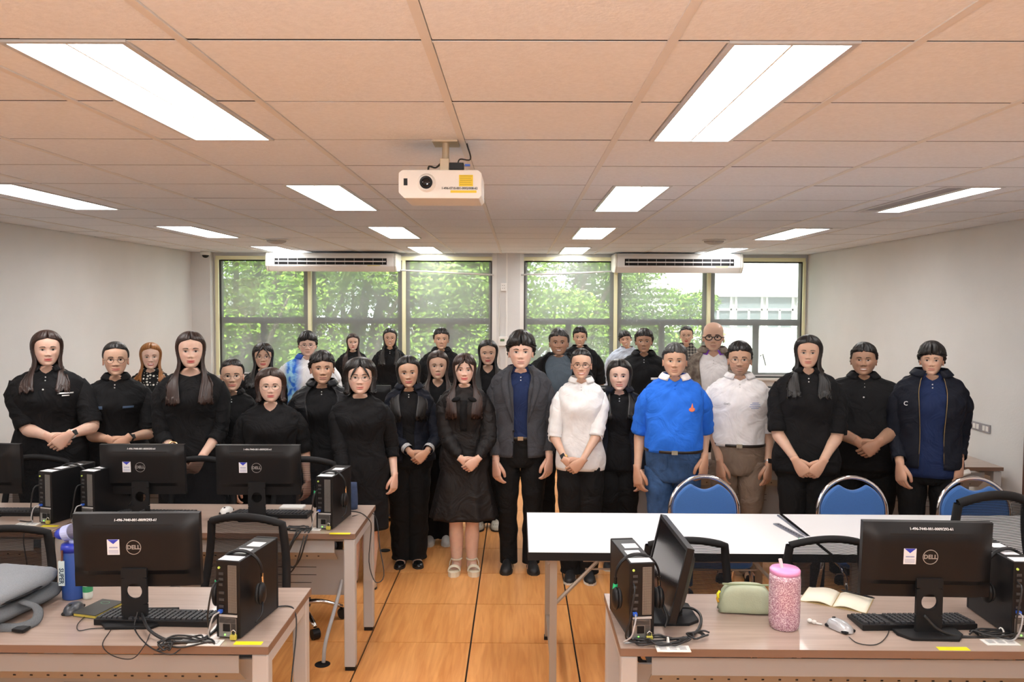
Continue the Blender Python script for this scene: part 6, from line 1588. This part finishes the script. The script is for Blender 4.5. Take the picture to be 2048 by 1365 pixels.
# ---- left group
p = person(93, 660, 734, 5.40, skin=SK_L, bulk=1.22, hair='long', hair_len=.16, hair_w=.004, hm=HR, neck='polo', hands=(118, 888), vneck=.3, lips=LR, head_yaw=4, fat=1.06, label='person at the far left with long dark hair, white chest lettering and a white smartwatch')
watch(p, 1, m_white, sq=.022); patch(p, .50, 1.285, .060, .009, m_text, 'chest_lettering', off=.020); patch(p, .50, 1.27, .028, .006, m_text, 'chest_lettering', off=.020); MB().ell(wpos(p, -.02, 1.31, .022), (.006, .003, .006), 10, 6).build('button', m_btn, parent=p.shirt)
p = person(231, 683, 753, 5.62, skin=SK_M, bulk=1.16, hair='tied', neck='polo', hands=(238, 893), smile=.3, glasses='round', lips=LP, fat=1.03, label='person with tied-back hair and round glasses in a black polo, black watch on crossed hands')
watch(p, 1, m_black); patch(p, -.42, 1.24, .03, .022, m_badge); patch(p, .40, 1.24, .045, .015, m_badge)
p = person(301, 685, 740, 6.85, skin=SK_L, hair='long', hair_len=.10, hm=HO, top=C_DOTS, neck='shirt', sleeve='long', pose='side', smile=.6, lips=LR, label='person with long orange hair in a black and white polka dot blouse')
p = person(381, 662, 738, 5.42, skin=SK_L, bulk=1.12, hair='long', hair_len=.22, hm=HR, neck='scoop', sleeve='forearm', pose='fists', hands=(392, 853), lips=LR, vneck=1.0, fat=1.0, label='person with long dark hair in a black scoop-neck wrap dress with a gold bangle', lower='dress', shoe='heel')
w_ = p.arms[-1]; c = w_[0][-3]; MB().tube([c+np.array([.036*math.cos(a), .012*math.sin(a)-.03, .04+.045*math.sin(a)]) for a in np.linspace(0, 2*PI, 21)], .006, 8, False).build('bangle', GOLD, parent=p.r, smooth=True)
for s in (-1, 1): MB().ell(p.HP(np.array([s*.078, -.005, .07])*p.hs), (.007, .004, .010), 10, 6).build('earring', GOLD, parent=p.r, smooth=True)
p = person(464, 717, 784, 5.75, skin=SK_M, hair='tied', neck='polo', pose='side', smile=.4, glasses='metal', lips=LP, label='short person in thin glasses and black polo right of the gold bangle')
patch(p, -.42, 1.24, .03, .02, m_badge)
p = person(526, 685, 739, 7.0, skin=SK_M, hair='long', hair_len=.16, hair_w=.003, fringe=.5, neck='round', sleeve='long', pose='side', smile=.3, glasses='metal', lips=LR, label='person with long black hair and glasses in black behind the short-sleeved front woman')
p = person(541, 735, 806, 5.42, skin=SK_L, bulk=1.20, hair='bob', hair_w=.010, hair_len=.1, neck='deepv', pose='side', glasses='metal', lips=LR, fat=1.10, hm=HR, label='person with wavy shoulder-length hair and glasses in a black V-neck short-sleeved top')
p = person(615, 661, 714, 7.15, female=False, skin=SK_L, bulk=1.12, hair='volume', fringe=.4, top=C_BW, neck='polo', pose='side', glasses='round', collar=mat('collar_blue', (.02, .09, .45), .8), lips=LM, fat=1.12, label='person in a white shirt with blue swirls and blue collar, round glasses')
p = person(644, 700, 770, 5.78, skin=SK_T, bulk=1.2, hair='short', hair_w=.006, fringe=.3, neck='shirt', sleeve='long', pose='side', lips=LM, jacket=(C_BLK2, .30, .84, 'coat'), fat=1.05, head_yaw=3, label='person with short black hair in a shiny black jacket with a wide open collar')
p = person(706, 667, 702, 9.7, skin=SK_L, hair='long', hair_len=.26, hm=HR, neck='round', sleeve='long', pose='side', lips=LP, label='person by the windows with very long straight brown-black hair and no glasses')
p = person(720, 714, 790, 5.55, skin=SK_L, bulk=1.14, hair='bob', hair_w=.012, fringe=.3, neck='round', sleeve='forearm', pose='side', hands=((690, 990), None), lower='dress', shoe='flat', shoe_m=TAN, glasses='metal', lips=LP, fat=1.12, label='person with a black bob and glasses in a long black dress and tan flats')
p = person(780, 656, 695, 9.5, skin=SK_M, hair='long', hair_len=.22, hair_w=-.003, neck='shirt', sleeve='long', pose='clasp', smile=.7, glasses='metal', lips=LM, label='person by the windows smiling, with glasses, long straight hair and a black shirt')
p = person(818, 711, 777, 6.0, skin=SK_T, hair='long', hair_len=.24, neck='shirt', sleeve='long', hands=(838, 918), jacket=(C_NAVY, .16, .86, 'coat'), extra='checked', shoe='flat', shoe_m=BPAT, lower='wide', smile=.3, lips=(.45, .10, .10), head_roll=-3, label='person in a dark jacket with checked cuffs, wide black trousers and black flats')
p = person(883, 655, 700, 8.5, female=False, skin=SK_T, hair='short', hair_w=.003, neck='polo', pose='side', lips=LM, label='person with short black hair in a black polo by the windows left of the pillar')
p = person(876, 701, 760, 6.55, skin=SK_M, hair='long', hair_len=.20, hm=HR, neck='deepv', sleeve='long', pose='side', lips=LP, lower='wide', shoe='flat_w', shoe_m=WSHOE, label='person with long brown hair in a black V-neck and white pointed pumps')
p = person(929, 706, 770, 5.84, skin=SK_L, hair='long', hair_len=.26, hm=HR, fringe=.7, top=C_SHEER, neck='round', sleeve='long', hands=(940, 932), lower='skirtdress', extra='bow', shoe='sandal', shoe_m=CREAM, smile=.5, lips=(.6, .09, .11), label='person in a black bow-neck dress with cream platform sandals')
for s in (-1, 1):
    MB().ell(wpos(p, s*.25, 1.335, .03), (.034, .012, .017), 14, 8, rot=RY(s*.35)).build('bow_loop', C_BLK, parent=p.shirt, smooth=True)
MB().grid([[wpos(p, -.02+u, z, .020) for u in (-.10-.10*(1.33-z), .10+.06*(1.33-z))] for z in np.linspace(1.33, 1.10, 8)]).build('bow_tail', C_BLK, parent=p.shirt, smooth=True, solid=.004)
watch(p, 1, GOLD, sq=.012)
p = person(976, 679, 732, 7.0, skin=SK_M, hair='long', hair_len=.24, hair_w=.002, neck='deepv', sleeve='long', pose='side', smile=.5, lips=LR, shoe='clog', shoe_m=CLOG, label='person with very long black hair and beige clogs behind the one in the charcoal blazer')
p = person(1042, 659, 739, 5.90, female=False, skin=SK_L, hair='volume', fringe=.55, hm=HB, top=C_DNAVY, neck='polo', sleeve='long', pose='side', hands=((992, 938), (1098, 930)), jacket=(C_CHAR, .20, .83, 'blazer'), lower='belt', lips=(.55, .24, .22), shoe='dress', shoe_m=BSHOE, fat=1.05, label='person in front in a charcoal blazer over a navy polo, hands at the sides')
p = person(1118, 656, 712, 6.75, female=False, skin=SK_D, bulk=1.14, hair='short', hair_w=.002, hm=HG, top=C_GREY, neck='round', pose='side', jacket=(C_BLK, .36, .84, 'blazer'), smile=.8, lips=(.28, .11, .09), fat=1.12, label='person smiling in a black blazer over a grey T-shirt behind the one in white')
p = person(1160, 654, 694, 8.8, female=False, skin=SK_T, hair='curly', neck='round', pose='side', lips=LM, label='person with curly black hair in a black T-shirt by the windows')
p = person(1163, 697, 760, 5.70, skin=SK_M, bulk=.93, hair='tied', top=C_WHITE, neck='shirt', sleeve='rolled', hands=(1149, 935), smile=1., glasses='dark', lips=LP, lower='wide', shoe='slipon', shoe_m=BSHOE, low_m=C_TROU, label='person laughing in a white shirt with rolled sleeves, dark glasses and wide black trousers')
watch(p, -1, mat('orange_strap', (.8, .45, .12), .5), sq=.022)
p = person(1254, 665, 696, 9.6, female=False, skin=SK_M, hair='short', hair_w=.004, fringe=.5, top=C_PALE, neck='round', sleeve='long', pose='side', smile=1., head_roll=-14, lips=LM, label='person grinning with a tilted head in a pale shirt behind the dark polo')
p = person(1288, 656, 707, 7.25, female=False, skin=SK_D, hair='short', hair_w=.004, fringe=.25, neck='polo', pose='side', lips=(.30, .14, .11), label='person with glossy short hair in a black polo with a small white chest mark')
patch(p, .42, 1.24, .05, .020, m_text, 'chest_badge', off=.024)
p = person(1239, 718, 783, 5.98, skin=SK_L, hair='long', hair_len=.20, hair_w=.006, neck='polo', pose='side', hands=(None, (1283, 962)), jacket=(C_NAVY, .42, .82, 'coat'), smile=.5, sleeve='long', lips=LP, fat=1.08, lower='wide', shoe='slipon', shoe_m=BSHOE, label='person smiling with long black hair in an open navy jacket next to the blue polo')
p = person(1350, 685, 755, 5.46, female=False, skin=SK_T, bulk=.97, belly=.06, hair='short', hair_w=.001, hm=HG, top=C_BLUE, collar=C_WHITEP, neck='polo', pose='side', hands=(None, (1408, 932)), lower='belt', low_m=C_JEAN, lips=(.42, .20, .16), fat=1.14, label='person in a bright blue polo with white collar and orange emblem, blue jeans')
em = mat('emblem_orange', (.80, .22, .12), .6)
patch(p, .50, 1.245, .030, .030, em, shape=lambda v: math.sqrt(max(.05, 1-4*v*v)), off=.024); patch(p, .50, 1.27, .012, .03, em, shape=lambda v: .6-v, off=.024)
p = person(1373, 652, 690, 9.6, skin=SK_M, hair='tied', top=C_PLAID, neck='shirt', sleeve='long', pose='side', glasses='metal', lips=LR, label='person with tied-back hair and glasses in a dark plaid shirt by the windows')
p = person(1427, 645, 704, 7.0, female=False, skin=SK_M, hair='bald', top=C_WHITEP, collar=C_PURP, neck='polo', vneck=.6, pose='side', jacket=(C_CAMO, .34, .84, 'coat'), glasses='thick', lips=LM, beard=.3, label='bald person with thick black glasses, purple collar and patterned overshirt')
p = person(1480, 681, 753, 5.74, female=False, skin=SK_T, bulk=1.05, hair='short', hair_w=.001, top=C_WHITEP, neck='polo', pose='side', hands=((1440, 940), (1536, 945)), lower='belt_khaki', low_m=C_KHAKI, glasses='metal', beard=.9, lips=(.40, .2, .17), label='person in a white polo with khaki trousers, glasses and moustache')
watch(p, 1, mat('watch_steel', (.5, .5, .5), .3, metal=.8)); 
bl = mat('print_blue', (.12, .2, .5), .6)
for (dz_, w2) in ((.02, .03), (.008, .045), (-.006, .05), (-.018, .035)): patch(p, .45, 1.25+dz_, w2, .0035, bl, 'chest_print')
MB().tube([wpos(p, -.36+.012*q/.12+0, 1.26+.006*s2, .024) for q, s2 in ((-1.0, .2), (-.95, -.9), (-.5, -.9), (0, .1), (.5, -.9), (.95, -.9), (1.0, .2), (.7, 1.0), (-0.0, -.2), (-.7, 1.0), (-1, .2))], .0011, 5).build('chest_logo', m_black, parent=p.shirt)
p = person(1617, 672, 738, 5.36, skin=SK_M, bulk=1.08, hair='long', hair_len=.20, hair_w=.006, neck='polo', pose='fists', hands=(1628, 918), lips=LP, part=1, label='person with long straight black hair in a black polo, third from the right')
p = person(1728, 684, 752, 5.70, female=False, skin=SK_D, bulk=1.46, belly=.09, hair='short', hair_w=.004, neck='polo', pose='clasp', hands=(1737, 900), smile=.8, lips=(.38, .15, .12), fat=1.2, lower='trousers', label='heavyset person smiling in a black polo with hands folded, second from the right')
MB().ell(wpos(p, -.02, 1.31, .026), (.006, .003, .006), 10, 6).build('button', m_btn, parent=p.shirt)
p = person(1864, 684, 752, 5.38, female=False, skin=SK_M, hair='volume', fringe=.6, top=C_DNAVY, neck='polo', sleeve='long', pose='side', hands=((1800, 945), (1918, 940)), jacket=(C_NAVY, .30, .86, 'zip'), extra='bomber', lips=(.55, .17, .15), label='person in a navy bomber jacket over a dark blue polo at the right wall')
chest_text(p, -.70, 1.27, 'C', .04, m_text, off=.040)
c = p.arms[1][0][-1]
mc = empty('microphone', (p.X+c[0], p.Y+c[1]-.05, c[2]-.085), 0, 'cordless microphone held down by the person in the navy bomber jacket', 'microphone')
MB().tube([(.045, 0, .02), (-.02, 0, .0)], .018, 12).build('handle', m_white, parent=mc, smooth=True); MB().ell((-.04, 0, -.008), (.026, .024, .024), 16, 10).build('head', m_blackm, parent=mc, smooth=True)
